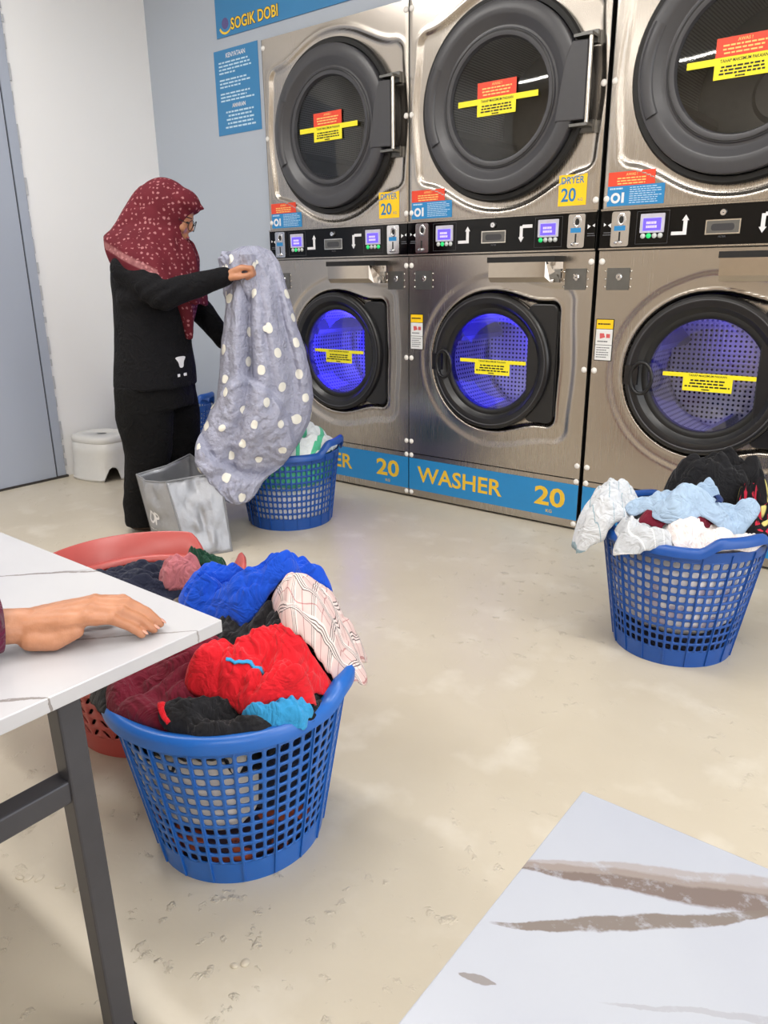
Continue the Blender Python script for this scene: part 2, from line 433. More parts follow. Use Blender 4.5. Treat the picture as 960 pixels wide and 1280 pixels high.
# ceiling lamps of the shop
for i, (x, y) in enumerate([(x, y) for x in (-2.9, -1.1, .7, 2.4) for y in (1.35, -.9)]):
    where = ['over the woman and the grey bag', 'near the left end by the opposite wall', 'over the middle washer and the clear floor', 'above the marble topped table end', 'over the right end of the machine row', 'behind the seated customer', 'just inside the open shop front, machine side', 'just inside the open shop front, far side'][i]
    t = thing('ceiling_lamp', 'long white tube lamp ' + where, 'lamp', (x, y, ZC), 0, 'tube lamps on the ceiling')
    obj('housing', MB().box(-.62, .62, -.07, .07, -.045, -.001), 'cap_white', t)
    obj('diffuser', MB().box(-.6, .6, -.05, .05, -.062, -.046), 'lamp', t)
    ld = bpy.data.lights.new('tube_light', 'AREA'); ld.shape = 'RECTANGLE'; ld.size = 1.2; ld.size_y = .12; ld.energy = LAMP_W; ld.color = (1, .97, .93)
    lo = bpy.data.objects.new('tube_light', ld); COL.objects.link(lo); lo.parent = t; lo.location = (0, 0, -.07)

# ================================================================ MACHINES
MW, DH0 = .927, 1.190
def ss(a, b, x): t = min(1, max(0, (x - a) / (b - a))); return t * t * (3 - 2 * t)
def sd_box(x, z, cx, cz, hx, hz, r):
    qx, qz = abs(x - cx) - hx + r, abs(z - cz) - hz + r
    return math.hypot(max(qx, 0), max(qz, 0)) + min(max(qx, qz), 0) - r
def smin(a, b, k): h = max(k - abs(a - b), 0) / k; return min(a, b) - h * h * k / 4

def sheet(x0, x1, z0, z1, step, fn, hole):
    """steel front as a height field; fn(x,z) gives how far the sheet is pressed in, hole(x,z)<0 is cut out"""
    nx, nz = int(round((x1 - x0) / step)), int(round((z1 - z0) / step)); mb = MB()
    for j in range(nz + 1):
        for i in range(nx + 1):
            x, z = x0 + (x1 - x0) * i / nx, z0 + (z1 - z0) * j / nz; mb.v.append((x, fn(x, z), z))
    for j in range(nz):
        for i in range(nx):
            x, z = x0 + (x1 - x0) * (i + .5) / nx, z0 + (z1 - z0) * (j + .5) / nz
            if hole(x, z) > 0: a = j * (nx + 1) + i; mb.f.append((a, a + 1, a + nx + 2, a + nx + 1))
    # returned edges
    return mb

def disc_mesh(c, r, o, dome=0, seg=64, rings=5):
    mb = MB(); mb.v.append((c[0], -o - dome, c[1]))
    for k in range(1, rings + 1):
        q = k / rings
        for i in range(seg): a = 2 * PI * i / seg; mb.v.append((c[0] + r * q * math.cos(a), -o - dome * (1 - q * q), c[1] + r * q * math.sin(a)))
    for i in range(seg):
        j = (i + 1) % seg; mb.f.append((0, 1 + j, 1 + i))
        for k in range(rings - 1): p = 1 + k * seg; mb.f.append((p + i, p + j, p + seg + j, p + seg + i))
    return mb

def drum_mesh(c, r, d0, d1, seg=64, rows=10, cell=.02):
    """open drum with back plate, UV laid out in cells of real size"""
    me = bpy.data.meshes.new('drum'); bm = bmesh.new(); uvl = bm.loops.layers.uv.new('UVMap'); ring = []
    for k in range(rows + 1):
        y = d0 + (d1 - d0) * k / rows; ring.append([bm.verts.new((c[0] + r * math.cos(2 * PI * i / seg), y, c[1] + r * math.sin(2 * PI * i / seg))) for i in range(seg)])
    for k in range(rows):
        for i in range(seg):
            j = (i + 1) % seg; f = bm.faces.new((ring[k][i], ring[k + 1][i], ring[k + 1][j], ring[k][j])); f.smooth = True
            uv = [(i, k), (i, k + 1), (i + 1, k + 1), (i + 1, k)]
            for lp, (a, b) in zip(f.loops, uv): lp[uvl].uv = (a / seg * 2 * PI * r / cell, b / rows * (d1 - d0) / cell)
    f = bm.faces.new(ring[rows])
    for lp in f.loops: lp[uvl].uv = ((lp.vert.co.x) / cell, lp.vert.co.z / cell)
    bm.to_mesh(me); bm.free(); return me

DC = (.473, 1.785 - DH0)                      # dryer door centre, local to the dryer's base
WC = (.452, .719)                             # washer door centre
def dryer_press(x, z):
    d = smin(sd_box(x, z, .475, 1.795 - DH0, .425, .305, .05), math.hypot(x - DC[0], z - DC[1]) - .425, .08)
    e = smin(sd_box(x, z, .463, 1.79 - DH0, .4635 - .014, .46, .02), 9, .01)
    return .012 * ss(.010, -.016, d) - .004 * math.exp(-(d / .012) ** 2) + .003 * ss(0, .014, e)
def washer_press(x, z):
    hinge = sd_box(x, z, .62, .722, .168, .270, .04)
    d = smin(math.hypot(x - WC[0], z - WC[1]) - .316, hinge, .06)
    d2 = smin(math.hypot(x - WC[0], z - WC[1]) - .375, sd_box(x, z, .62, .722, .232, .335, .07), .1)
    return .026 * ss(.004, -.010, d) + .006 * ss(.012, -.018, d2) - .004 * math.exp(-((d - .004) / .006) ** 2)

dry_sheet = sheet(0.001, MW - .001, .153, 2.243 - DH0, .0075, dryer_press, lambda x, z: math.hypot(x - DC[0], z - DC[1]) - .345).mesh('front_panel', True)
wash_sheet = sheet(0.001, MW - .001, .238, 1.186, .0065, washer_press, lambda x, z: math.hypot(x - WC[0], z - WC[1]) - .27).mesh('front_panel', True)
kick_sheet = MB().box(.001, MW - .001, 0, .012, .012, .233).mesh('kick_panel')
def shell(z0, z1, d=.72):
    t = .002
    return MB().box(.001, .001 + t, .002, d, z0, z1).box(MW - .001 - t, MW - .001, .002, d, z0, z1).box(.001, MW - .001, .002, d, z0, z0 + t).box(.001, MW - .001, .002, d, z1 - t, z1).box(.001, MW - .001, d, d + t, z0, z1)
dry_shell, wash_shell = shell(.001, 2.243 - DH0).mesh('cabinet'), shell(.012, 1.188).mesh('cabinet')

gasket = MB().lathe_y([(.345, -.012), (.386, -.012), (.388, .012), (.380, .022), (.362, .022), (.356, .008)], (DC[0], 0, DC[1]), 96).mesh('gasket', True, 40)
ring = MB().lathe_y([(.345, .0), (.357, .010), (.357, .042), (.354, .048), (.346, .051), (.322, .053), (.306, .053), (.299, .050), (.280, .036), (.266, .030), (.258, .031), (.254, .037), (.250, .038), (.238, .038), (.230, .036), (.224, .018)], (DC[0], 0, DC[1]), 96).mesh('door_ring', True, 24)
inner = MB().lathe_y([(.252, .0375), (.249, .0405), (.246, .0385)], (DC[0], 0, DC[1]), 96).mesh('glass_trim', True)
scoop = MB().lathe_y([(.300, .050), (.304, .058), (.318, .062), (.340, .058), (.348, .050)], (DC[0], 0, DC[1]), 24, math.radians(152), math.radians(206)).mesh('handle_grip', True)
dglass = disc_mesh(DC, .224, .022, .012).mesh('glass_pane', True)
tab = MB().prism([(.742, 1.668 - DH0), (.862, 1.664 - DH0), (.862, 1.934 - DH0), (.800, 1.938 - DH0), (.775, 1.88 - DH0), (.758, 1.78 - DH0)], -.056, -.026).mesh('hinge_cover')
rod = MB().tube([(.869, -.042, 1.645 - DH0), (.869, -.042, 1.955 - DH0)], .0085, 12).mesh('hinge_rod', True, 40)
def hinge_plate(z): return MB().box(.806, .880, -.058, .004, z - .005, z + .005).box(.806, .880, -.006, .010, z - .022, z + .022).tube([(.835, -.0065, z + .014), (.835, -.009, z + .014)], .005).tube([(.858, -.0065, z + .014), (.858, -.009, z + .014)], .005)
hp = [hinge_plate(z - DH0).mesh('hinge_plate') for z in (1.648, 1.952)]
ddrum = drum_mesh(DC, .335, .015, .62, cell=.0105); ddrum.materials.append(M['drum_dry'])
lifters = []
for k in range(3):
    a = math.radians(80 + 120 * k); cx, cz = DC[0] + .31 * math.cos(a), DC[1] + .31 * math.sin(a); tx, tz = -math.sin(a), math.cos(a); nx_, nz_ = -math.cos(a), -math.sin(a); mb = MB(); 
    for y in (.06, .60):
        for s_, n_ in ((-.045, -.02), (-.015, .05), (.015, .05), (.045, -.02)): mb.v.append((cx + tx * s_ + nx_ * n_, y, cz + tz * s_ + nz_ * n_))
    mb.f += [(0, 1, 5, 4), (1, 2, 6, 5), (2, 3, 7, 6), (0, 3, 2, 1)]; lifters.append(mb.mesh('lifter'))
dback = MB().lathe_y([(.335, -.61), (.12, -.60), (.10, -.57), (.02, -.565)], (DC[0], 0, DC[1]), 48).mesh('drum_hub', True, 40)
trunk = MB().lathe_y([(.345, .0), (.335, -.018)], (DC[0], 0, DC[1]), 64).mesh('drum_mouth', True)

cap = MB().lathe_y([(.0125, 0), (.0125, .002), (.010, .005), (.005, .0068), (.0005, .0072)], (0, 0, 0), 16).mesh('screw_cap', True)

def sticker(name, x0, x1, z0, z1, y=-.001, t=.0008): return MB().box(x0, x1, y - t, y, z0, z1).mesh(name)
zz = lambda z: z - DH0
S_red = sticker('warning_sticker', .017, .199, zz(1.423), zz(1.473)); S_blue = sticker('notice_sticker', .017, .238, zz(1.351), zz(1.4225))
D_red = dashes(.040, .176, zz(1.4515), 3, .0095, .0042, -.0021, 3, 'centre').mesh('small_print')
D_blue = dashes(.105, .232, zz(1.416), 8, .0077, .0028, -.0021, 4).mesh('small_print')
D_blue2 = dashes(.026, .088, zz(1.4165), 1, .009, .006, -.0021, 9).mesh('heading_print')
pict = MB().lathe_y([(.010, .0022), (.019, .0022), (.019, .0018), (.010, .0018)], (.050, 0, zz(1.380)), 24, closed=True).box(.074, .084, -.0022, -.0018, zz(1.362), zz(1.399)).mesh('pictogram')
S_dry = sticker('capacity_sticker', .752, .872, zz(1.364), zz(1.480))
G_red = sticker('warning_sticker', .381, .562, zz(1.790), zz(1.856), -.0395); G_str = sticker('level_tape', .288, .660, zz(1.775), zz(1.797), -.0400); G_box = sticker('level_sticker', .381, .562, zz(1.730), zz(1.7755), -.0395)
G_d1 = dashes(.400, .545, zz(1.834), 3, .0115, .005, -.0407, 6, 'centre').mesh('small_print'); G_d2 = dashes(.390, .553, zz(1.770), 3, .0105, .0055, -.0407, 7, 'centre').mesh('small_print'); G_d3 = dashes(.452, .492, zz(1.7385), 1, .01, .005, -.0407, 8).mesh('small_print')

PZ0, PZ1 = .002, .150                         # black control panel
panel = MB().box(.002, MW - .002, -.010, .004, PZ0 + .004, PZ1 - .004).mesh('control_panel')
trims = MB().box(.0, MW, -.012, .004, PZ0 - .001, PZ0 + .005).box(.0, MW, -.012, .004, PZ1 - .005, PZ1 + .001).mesh('panel_trim')
def rrect(x0, x1, z0, z1, r, y0, y1, n=5):
    P = []
    for cx, cz, a0 in ((x1 - r, z1 - r, 0), (x0 + r, z1 - r, 90), (x0 + r, z0 + r, 180), (x1 - r, z0 + r, 270)):
        for k in range(n + 1): a = math.radians(a0 + 90 * k / n); P.append((cx + r * math.cos(a), cz + r * math.sin(a)))
    return MB().prism(P, y0, y1)
def outline(x0, x1, z0, z1, w, y): return MB().box(x0, x1, y - .0006, y, z0, z0 + w).box(x0, x1, y - .0006, y, z1 - w, z1).box(x0, x0 + w, y - .0006, y, z0, z1).box(x1 - w, x1, y - .0006, y, z0, z1)
coin_plate = rrect(-.036, .036, -.064, .064, .008, -.005, 0).mesh('coin_plate')
coin_ring = MB().lathe_y([(.012, 0), (.017, .003), (.022, 0)], (.002, -.005, .034), 24, sx=.8, sz=1.15).mesh('coin_bezel', True)
coin_lab = MB().box(-.024, .020, -.0062, -.005, -.006, .012).mesh('coin_label')
coin_slot = MB().box(-.004, .002, -.0063, -.005, -.046, -.010).mesh('coin_slit'); coin_hole = MB().lathe_y([(.011, .0056), (.0005, .0056)], (.002, 0, .034), 16, sx=.8, sz=1.2).mesh('coin_opening')
coin_knob = MB().lathe_y([(.016, .005), (.016, .010), (.010, .013), (.001, .013)], (-.004, 0, -.050), 16, sz=.45).mesh('return_lever', True, 40)
bez = rrect(-.046, .046, -.022, .046, .003, -.004, 0).mesh('display_bezel'); lcd = MB().box(-.034, .034, -.0052, -.004, -.014, .030).mesh('screen')
digits = dashes(-.022, .024, .018, 2, .014, .009, -.0053, 12).mesh('digits')
btn = MB().lathe_y([(.0095, 0), (.0095, .002), (.0005, .003)], (0, 0, 0), 14).mesh('button', True)
frame = outline(-.062, .062, -.058, .060, .0016, 0).mesh('display_outline')
arr_a = MB().box(-.032, .014, -.0006, 0, -.032, -.020).box(.010, .024, -.0006, 0, -.032, .020).prism([(.004, .018), (.030, .018), (.017, .038)], -.0006, 0).mesh('arrow_mark')
arr_b = MB().box(-.012, .034, -.0006, 0, .020, .033).box(-.024, -.010, -.0006, 0, -.018, .028).prism([(-.030, -.016), (-.017, -.036), (-.004, -.016)], -.0006, 0).mesh('arrow_mark')
filt = MB().box(-.060, .060, -.004, 0, -.025, .025).mesh('filter_plate'); filt_rim = outline(-.060, .060, -.025, .025, .004, -.004).mesh('filter_rim'); filt_hole = rrect(-.040, .040, -.013, .011, .010, -.0046, -.004).mesh('filter_grip')
lock = MB().lathe_y([(.013, 0), (.013, .006), (.010, .012), (.003, .012), (.001, .009)], (0, 0, 0), 18).mesh('lock', True, 40)
bow = MB().prism([(-.016, .007), (-.003, .0), (-.016, -.010)], -.0006, 0).prism([(.004, .002), (.014, .009), (.014, -.004)], -.0006, 0).mesh('mark'); bowd = dashes(-.018, .018, -.026, 2, .008, .003, 0, 11, 'centre').mesh('small_print')

# washer meshes
wring = MB().lathe_y([(.270, -.03), (.303, -.024), (.306, .000), (.303, .010), (.296, .016), (.286, .018), (.283, .0155), (.270, .015), (.260, .012), (.250, .002), (.240, -.006), (.228, -.008), (.218, -.010)], (WC[0], 0, WC[1]), 96).mesh('door_ring', True, 28)
wridge = MB().lathe_y([(.2885, .0172), (.2855, .0200), (.2825, .0160)], (WC[0], 0, WC[1]), 96).mesh('ring_ridge', True)
wgask = MB().lathe_y([(.242, -.006), (.230, -.004), (.219, -.008), (.214, -.016), (.216, -.05)], (WC[0], 0, WC[1]), 80).mesh('gasket', True)
whinge = rrect(.640, .778, .466, .980, .03, .004, .030).mesh('hinge_cover'); wslot = MB().box(.7795, .7845, .008, .026, .50, .95).mesh('hinge_gap')
wlip = None
wglass = disc_mesh(WC, .216, -.014, .016).mesh('glass_pane', True)
bowl = MB().lathe_y([(.214, -.020), (.204, -.05), (.188, -.085), (.176, -.105)], (WC[0], 0, WC[1]), 64).mesh('glass_bowl', True)
wdrum = drum_mesh(WC, .285, .065, .48, cell=.021); wdrum.materials.append(M['drum_wash'])
wmouth = MB().lathe_y([(.285, -.065), (.238, -.062), (.234, -.05)], (WC[0], 0, WC[1]), 64).mesh('drum_mouth', True)
wled = MB().lathe_y([(.232, -.056), (.228, -.053), (.225, -.056), (.228, -.059)], (WC[0], 0, WC[1]), 64, closed=True).mesh('light_ring')
wlift = []
for k in range(3):
    a = math.radians(35 + 120 * k); cx, cz = WC[0] + .275 * math.cos(a), WC[1] + .265 * math.sin(a); tx, tz = -math.sin(a), math.cos(a); nx_, nz_ = -math.cos(a), -math.sin(a); mb = MB()
    for y in (.09, .49):
        for s_, n_ in ((-.045, -.02), (-.012, .05), (.012, .05), (.045, -.02)): mb.v.append((cx + tx * s_ + nx_ * n_, y, cz + tz * s_ + nz_ * n_))
    mb.f += [(0, 1, 5, 4), (1, 2, 6, 5), (2, 3, 7, 6), (0, 3, 2, 1)]; wlift.append(mb.mesh('lifter'))
hand_pts = [(.224 + .046 * math.cos(2 * PI * i / 28), -.030 - .010 * math.cos(2 * PI * i / 28), .702 + .062 * math.sin(2 * PI * i / 28)) for i in range(29)]
whandle = MB().tube(hand_pts, .0075, 10, cap=False).mesh('door_handle', True); wplate = MB().box(.152, .205, -.022, -.006, .672, .748).mesh('latch_plate')
soap = MB(); soap.v += [(.487, 0, 1.165), (.790, 0, 1.165), (.487, 0, 1.068), (.790, 0, 1.068), (.487, -.088, 1.160), (.752, -.088, 1.160), (.487, -.088, 1.090), (.752, -.088, 1.090), (.487, -.070, 1.070), (.770, -.070, 1.070)]
soap.f += [(0, 1, 5, 4), (4, 5, 7, 6), (6, 7, 9, 8), (8, 9, 3, 2), (0, 4, 6, 8, 2), (1, 3, 9, 7, 5)]
soap_l = soap.mesh('soap_drawer'); soap_lid = MB().box(.482, .795, -.094, 0, 1.150, 1.172).mesh('drawer_lid')
lockp = MB().box(-.046, .046, -.003, 0, -.042, .042).mesh('lock_plate'); lockk = MB().lathe_y([(.0135, 0), (.0135, .004), (.010, .007), (.004, .007), (.002, .004)], (.004, -.003, .008), 18).mesh('key_lock', True, 40)
rivet = MB().lathe_y([(.0045, 0), (.0042, .002), (.0005, .003)], (0, 0, 0), 8).mesh('rivet', True)
W_strip = sticker('name_strip', .002, MW - .002, .047, .211)
W_tag = [sticker('caution_sticker', .012, .082, .886, .922), sticker('caution_sticker', .012, .082, .822, .884), sticker('caution_sticker', .012, .082, .760, .820)]
W_tagb = sticker('sticker_border', .009, .085, .757, .925, -.0005)
T_pic = MB().prism([(.028, .868), (.046, .868), (.052, .852), (.030, .846)], -.0024, -.0018).box(.056, .072, -.0024, -.0018, .850, .866).mesh('pictogram'); T_d = dashes(.020, .074, .838, 1, .008, .005, -.0018, 21).mesh('small_print'); T_d2 = dashes(.018, .076, .812, 5, .0095, .0035, -.0018, 22).mesh('small_print'); T_d3 = dashes(.018, .076, .908, 1, .0095, .006, -.0018, 23).mesh('small_print')
G_wstr = sticker('level_tape', .300, .642, .716, .732, -.0035); G_wbox = sticker('level_sticker', .380, .562, .664, .717, -.003)
G_w1 = dashes(.388, .554, .708, 3, .0115, .006, -.0038, 31, 'centre').mesh('small_print'); G_w3 = dashes(.452, .492, .6735, 1, .01, .005, -.0038, 32).mesh('small_print')

def caps(t, zs):
    for z in zs:
        for x in (.0145, MW - .0145): obj('screw_cap', cap, 'cap_white', t, (x, 0.001, z))

MX = [-3.139, -2.210, -1.267]
wash_light = [(15.0, .9), (5.0, .75), (1.0, .6)]
dlab = ['stainless tumble dryer at the left end beside the blue wall poster', 'stainless tumble dryer in the middle of the row', 'stainless tumble dryer at the right end, cut off by the photo edge']
wlab = ['stainless front-load washer with bright blue lit drum behind the dotted blanket', 'stainless front-load washer in the middle with complete WASHER 20 lettering', 'stainless front-load washer behind the basket with the light blue shirt']
for i, X in enumerate(MX):
    t = thing('tumble_dryer', dlab[i], 'dryer', (X, FY, DH0), 0, 'stacked dryers in the machine row')
    obj('cabinet', dry_shell, 'steel_dull', t); obj('front_panel', dry_sheet, 'steel', t); obj('gasket', gasket, 'rubber', t)
    r = obj('door_ring', ring, 'door_grey', t); obj('glass_trim', inner, 'door_black', r); obj('handle_grip', scoop, 'door_grey', r)
    hc = obj('hinge_cover', tab, 'door_grey', r); bevel(hc, .004)
    g = obj('glass_pane', dglass, 'glass_dark', t); obj('hinge_rod', rod, 'steel_lip', t)
    for h_ in hp: obj('hinge_plate', h_, 'steel_dull', t)
    d = obj('drum', ddrum, None, t); obj('drum_hub', dback, 'steel_dull', d); obj('drum_mouth', trunk, 'steel_dull', d)
    rotd = (0, 25, -40)[i]
    for k, l_ in enumerate(lifters): 
        lf = obj('lifter', l_, 'steel_dull', d)
    q = obj('warning_sticker', S_red, 'st_red', t); obj('lettering', text_mesh('AWAS !', None, .0095, .01, 'CENTER'), 'print_orange', q, (.108, -.0022, zz(1.4575))); obj('small_print', D_red, 'print_orange', q)
    q = obj('notice_sticker', S_blue, 'st_blue', t); obj('small_print', D_blue, 'print_lightblue', q); obj('heading_print', D_blue2, 'print_lightblue', q); obj('pictogram', pict, 'print_white', q)
    if i < 2:
        q = obj('capacity_sticker', S_dry, 'st_gold', t); obj('lettering', text_mesh('DRYER', .098, .026, .012), 'text_blue', q, (.763, -.0022, zz(1.446))); obj('numerals', text_mesh('20', .064, .052, .02), 'text_blue', q, (.764, -.0022, zz(1.379))); obj('unit_lettering', text_mesh('KG', .020, .011, .0), 'text_blue', q, (.838, -.0022, zz(1.380)))
    q = obj('warning_sticker', G_red, 'st_red', t); obj('lettering', text_mesh('AWAS !', None, .010, .01, 'CENTER'), 'print_orange', q, (.472, -.0407, zz(1.840))); obj('small_print', G_d1, 'print_orange', q)
    q = obj('level_tape', G_str, 'st_yellow', t); obj('lettering', text_mesh('TAHAP MAKSIMUM PAKAIAN', .150, .0105, .012, 'CENTER'), 'print_black', q, (.474, -.0412, zz(1.7805)))
    q = obj('level_sticker', G_box, 'st_yellow', t); obj('small_print', G_d2, 'print_black', q); obj('small_print', G_d3, 'print_black', q)
    caps(t, [zz(2.205), zz(1.790), zz(1.379)])
    p = obj('control_panel', panel, 'panel_black', t); obj('panel_trim', trims, 'steel', p)
    for sgn, x in ((0, .084), (1, .845)):
        cn = obj('coin_slot', coin_plate, 'chrome', t, (x, -.0101, .076))
        obj('coin_bezel', coin_ring, 'chrome', cn); obj('coin_slit', coin_slot, 'print_black', cn); obj('coin_opening', coin_hole, 'print_black', cn); obj('return_lever', coin_knob, 'chrome', cn)
        if not (i == 1 and sgn == 0): obj('coin_label', coin_lab, 'st_blue', cn)
    for x in (.207, .720):
        obj('display_outline', frame, 'line_grey', t, (x, -.0101, .076))
        ds = obj('display', bez, 'bezel', t, (x, -.0101, .080)); obj('screen', lcd, 'lcd', ds); obj('digits', digits, 'lcd_digit', ds)
        for k in range(4):
            gr = (k == 1) if x < .5 else (k == 0 or (i == 0 and k == 3))
            obj('button', btn, 'led_green' if gr else 'button_white', ds, (-.033 + k * .022, -.0003, -.033))
    obj('arrow_mark', arr_a, 'print_white', t, (.312, -.0101, .078)); obj('arrow_mark', arr_b, 'print_white', t, (.612, -.0101, .078))
    fp = obj('filter_slot', filt, 'steel_dull', t, (.463, -.0101, .068)); obj('filter_rim', filt_rim, 'steel_lip', fp); obj('filter_grip', filt_hole, 'line_grey', fp)
    obj('lettering', text_mesh('FILTER', None, .006, 0, 'CENTER'), 'print_dim', fp, (0, -.0003, -.036))
    obj('lock', lock, 'chrome', t, (.461, -.0101, .116))
    for x, s_ in ((.029, -1), (.907, 1)):
        b_ = obj('bow_mark', bow, 'print_white', t, (x, -.0102, .092)); b_.scale.x = s_; obj('small_print', bowd, 'print_dim', b_)

    # ---- washer
    t = thing('washing_machine', wlab[i], 'washer', (X, FY, 0), 0, 'washers in the machine row')
    obj('cabinet', wash_shell, 'steel_dull', t); obj('front_panel', wash_sheet, 'steel', t); kp = obj('kick_panel', kick_sheet, 'steel', t)
    obj('plinth', MB().box(.01, MW - .01, .03, .6, 0, .012), 'rubber', t)
    r = obj('door_ring', wring, 'door_black', t); obj('ring_ridge', wridge, 'door_grey', r); hc = obj('hinge_cover', whinge, 'door_black', r); bevel(hc, .006); obj('hinge_gap', wslot, 'rubber', r)
    obj('latch_plate', wplate, 'door_black', r); obj('door_handle', whandle, 'door_black', r)
    obj('gasket', wgask, 'rubber', t)
    g = obj('glass_pane', wglass, 'glass', t); obj('glass_bowl', bowl, 'glass', g)
    d = obj('drum', wdrum, None, t); obj('drum_mouth', wmouth, 'steel_polished', d)
    for l_ in wlift: obj('lifter', l_, 'lifter', d)
    pw, sz = wash_light[i]
    lm = emit('blue_drum_light', (24, 10, 255), (3.0, 1.5, .8)[i]); obj('light_ring', wled, lm, d)
    ld = bpy.data.lights.new('drum_light', 'POINT'); ld.energy = pw * .42; ld.color = (.03, .02, 1.0); ld.shadow_soft_size = .1
    lo = bpy.data.objects.new('drum_light', ld); COL.objects.link(lo); lo.parent = d; lo.location = (WC[0] - .08, .16, WC[1] + .06)
    sd = obj('soap_drawer', soap_l, 'steel_polished', t); obj('drawer_lid', soap_lid, 'rubber', sd)
    for x in (.086, .849):
        lp = obj('lock_plate', lockp, 'steel_dull', t, (x, -.0002, 1.080)); obj('key_lock', lockk, 'chrome', lp)
        for sx in (-.052, .052):
            for z in (-.03, 0, .03): obj('rivet', rivet, 'steel_lip', lp, (sx, 0, z))
    obj('panel_seam', MB().box(.001, MW - .001, .006, .014, .2335, .2375), 'rubber', t)
    q = obj('name_strip', W_strip, 'st_blue', t)
    obj('lettering', text_mesh('WASHER', .492, .082, .018), 'text_gold', q, (.054, -.0022, .092)); obj('numerals', text_mesh('20', .150, .090, .025), 'text_gold', q, (.716, -.0022, .092)); obj('unit_lettering', text_mesh('KG', .030, .015, .01), 'text_gold', q, (.776, -.0022, .062))
    if i:
        q = obj('caution_sticker', W_tagb, 'print_black', t); obj('sticker_head', W_tag[0], 'st_gold', q); obj('sticker_field', W_tag[1], 'st_white', q); obj('sticker_field', W_tag[2], 'st_white', q)
        obj('pictogram', T_pic, 'print_red', q); obj('small_print', T_d, 'print_dim', q); obj('small_print', T_d2, 'print_dim', q); obj('heading_print', T_d3, 'print_black', q)
    q = obj('level_tape', G_wstr, 'st_yellow', t); obj('lettering', text_mesh('TAHAP MAKSIMUM PAKAIAN', .140, .008, .012, 'CENTER'), 'print_black', q, (.470, -.0046, .7195))
    q = obj('level_sticker', G_wbox, 'st_yellow', t); obj('small_print', G_w1, 'print_black', q); obj('small_print', G_w3, 'print_black', q)
    caps(t, [1.147, .715, .297, .226, .030])

# ================================================================ WALL SIGNS
t = thing('shop_sign', 'long blue sign board with yellow SOGIK DOBI lettering above the machines', 'sign', (-3.49, YB, 2.312))
obj('board', MB().box(0, 3.1, -.006, -.0005, 0, .46), 'sign_blue', t)
obj('lettering_outline', text_mesh('SOGIK DOBI', .352, .058, .06), 'text_navy', t, (.114, -.0068, .020)); obj('lettering', text_mesh('SOGIK DOBI', .346, .054, .02), 'print_yellow', t, (.117, -.0074, .022))  # dark printed outline behind the yellow letters
sw = MB(); P = []
for k in range(21):
    a = math.radians(200 + 165 * k / 20); P.append((.072 + .048 * math.cos(a), .050 + .040 * math.sin(a)))
for k in range(20, -1, -1):
    a = math.radians(200 + 165 * k / 20); P.append((.076 + .044 * math.cos(a), .056 + .036 * math.sin(a)))
lg = obj('swoosh_logo', MB().prism(P, -.0075, -.006), 'print_yellow', t)
obj('logo_disc', MB().lathe_y([(.026, .0062), (.026, .0066), (.0005, .0066)], (.072, 0, .060), 24), plain('logo_violet', (92, 84, 140), .5), lg)
t = thing('notice_poster', 'blue notice poster with white print on the wall left of the dryers', 'poster', (-3.53, YB, 1.848))
obj('sheet', MB().box(0, .342, -.002, -.0005, 0, .409), 'sign_blue', t)
obj('heading', text_mesh('KENYATAAN', .150, .022, .012, 'CENTER'), 'print_white', t, (.172, -.0026, .368))
obj('small_print', dashes(.036, .306, .352, 10, .0165, .0075, -.0021, 41, para=(4, 7)), 'print_lightblue', t)
obj('heading', text_mesh('AMARAN', .105, .020, .012, 'CENTER'), 'print_white', t, (.176, -.0026, .128))
obj('small_print', dashes(.06, .30, .114, 5, .0185, .0085, -.0021, 42, 'centre'), 'print_lightblue', t)

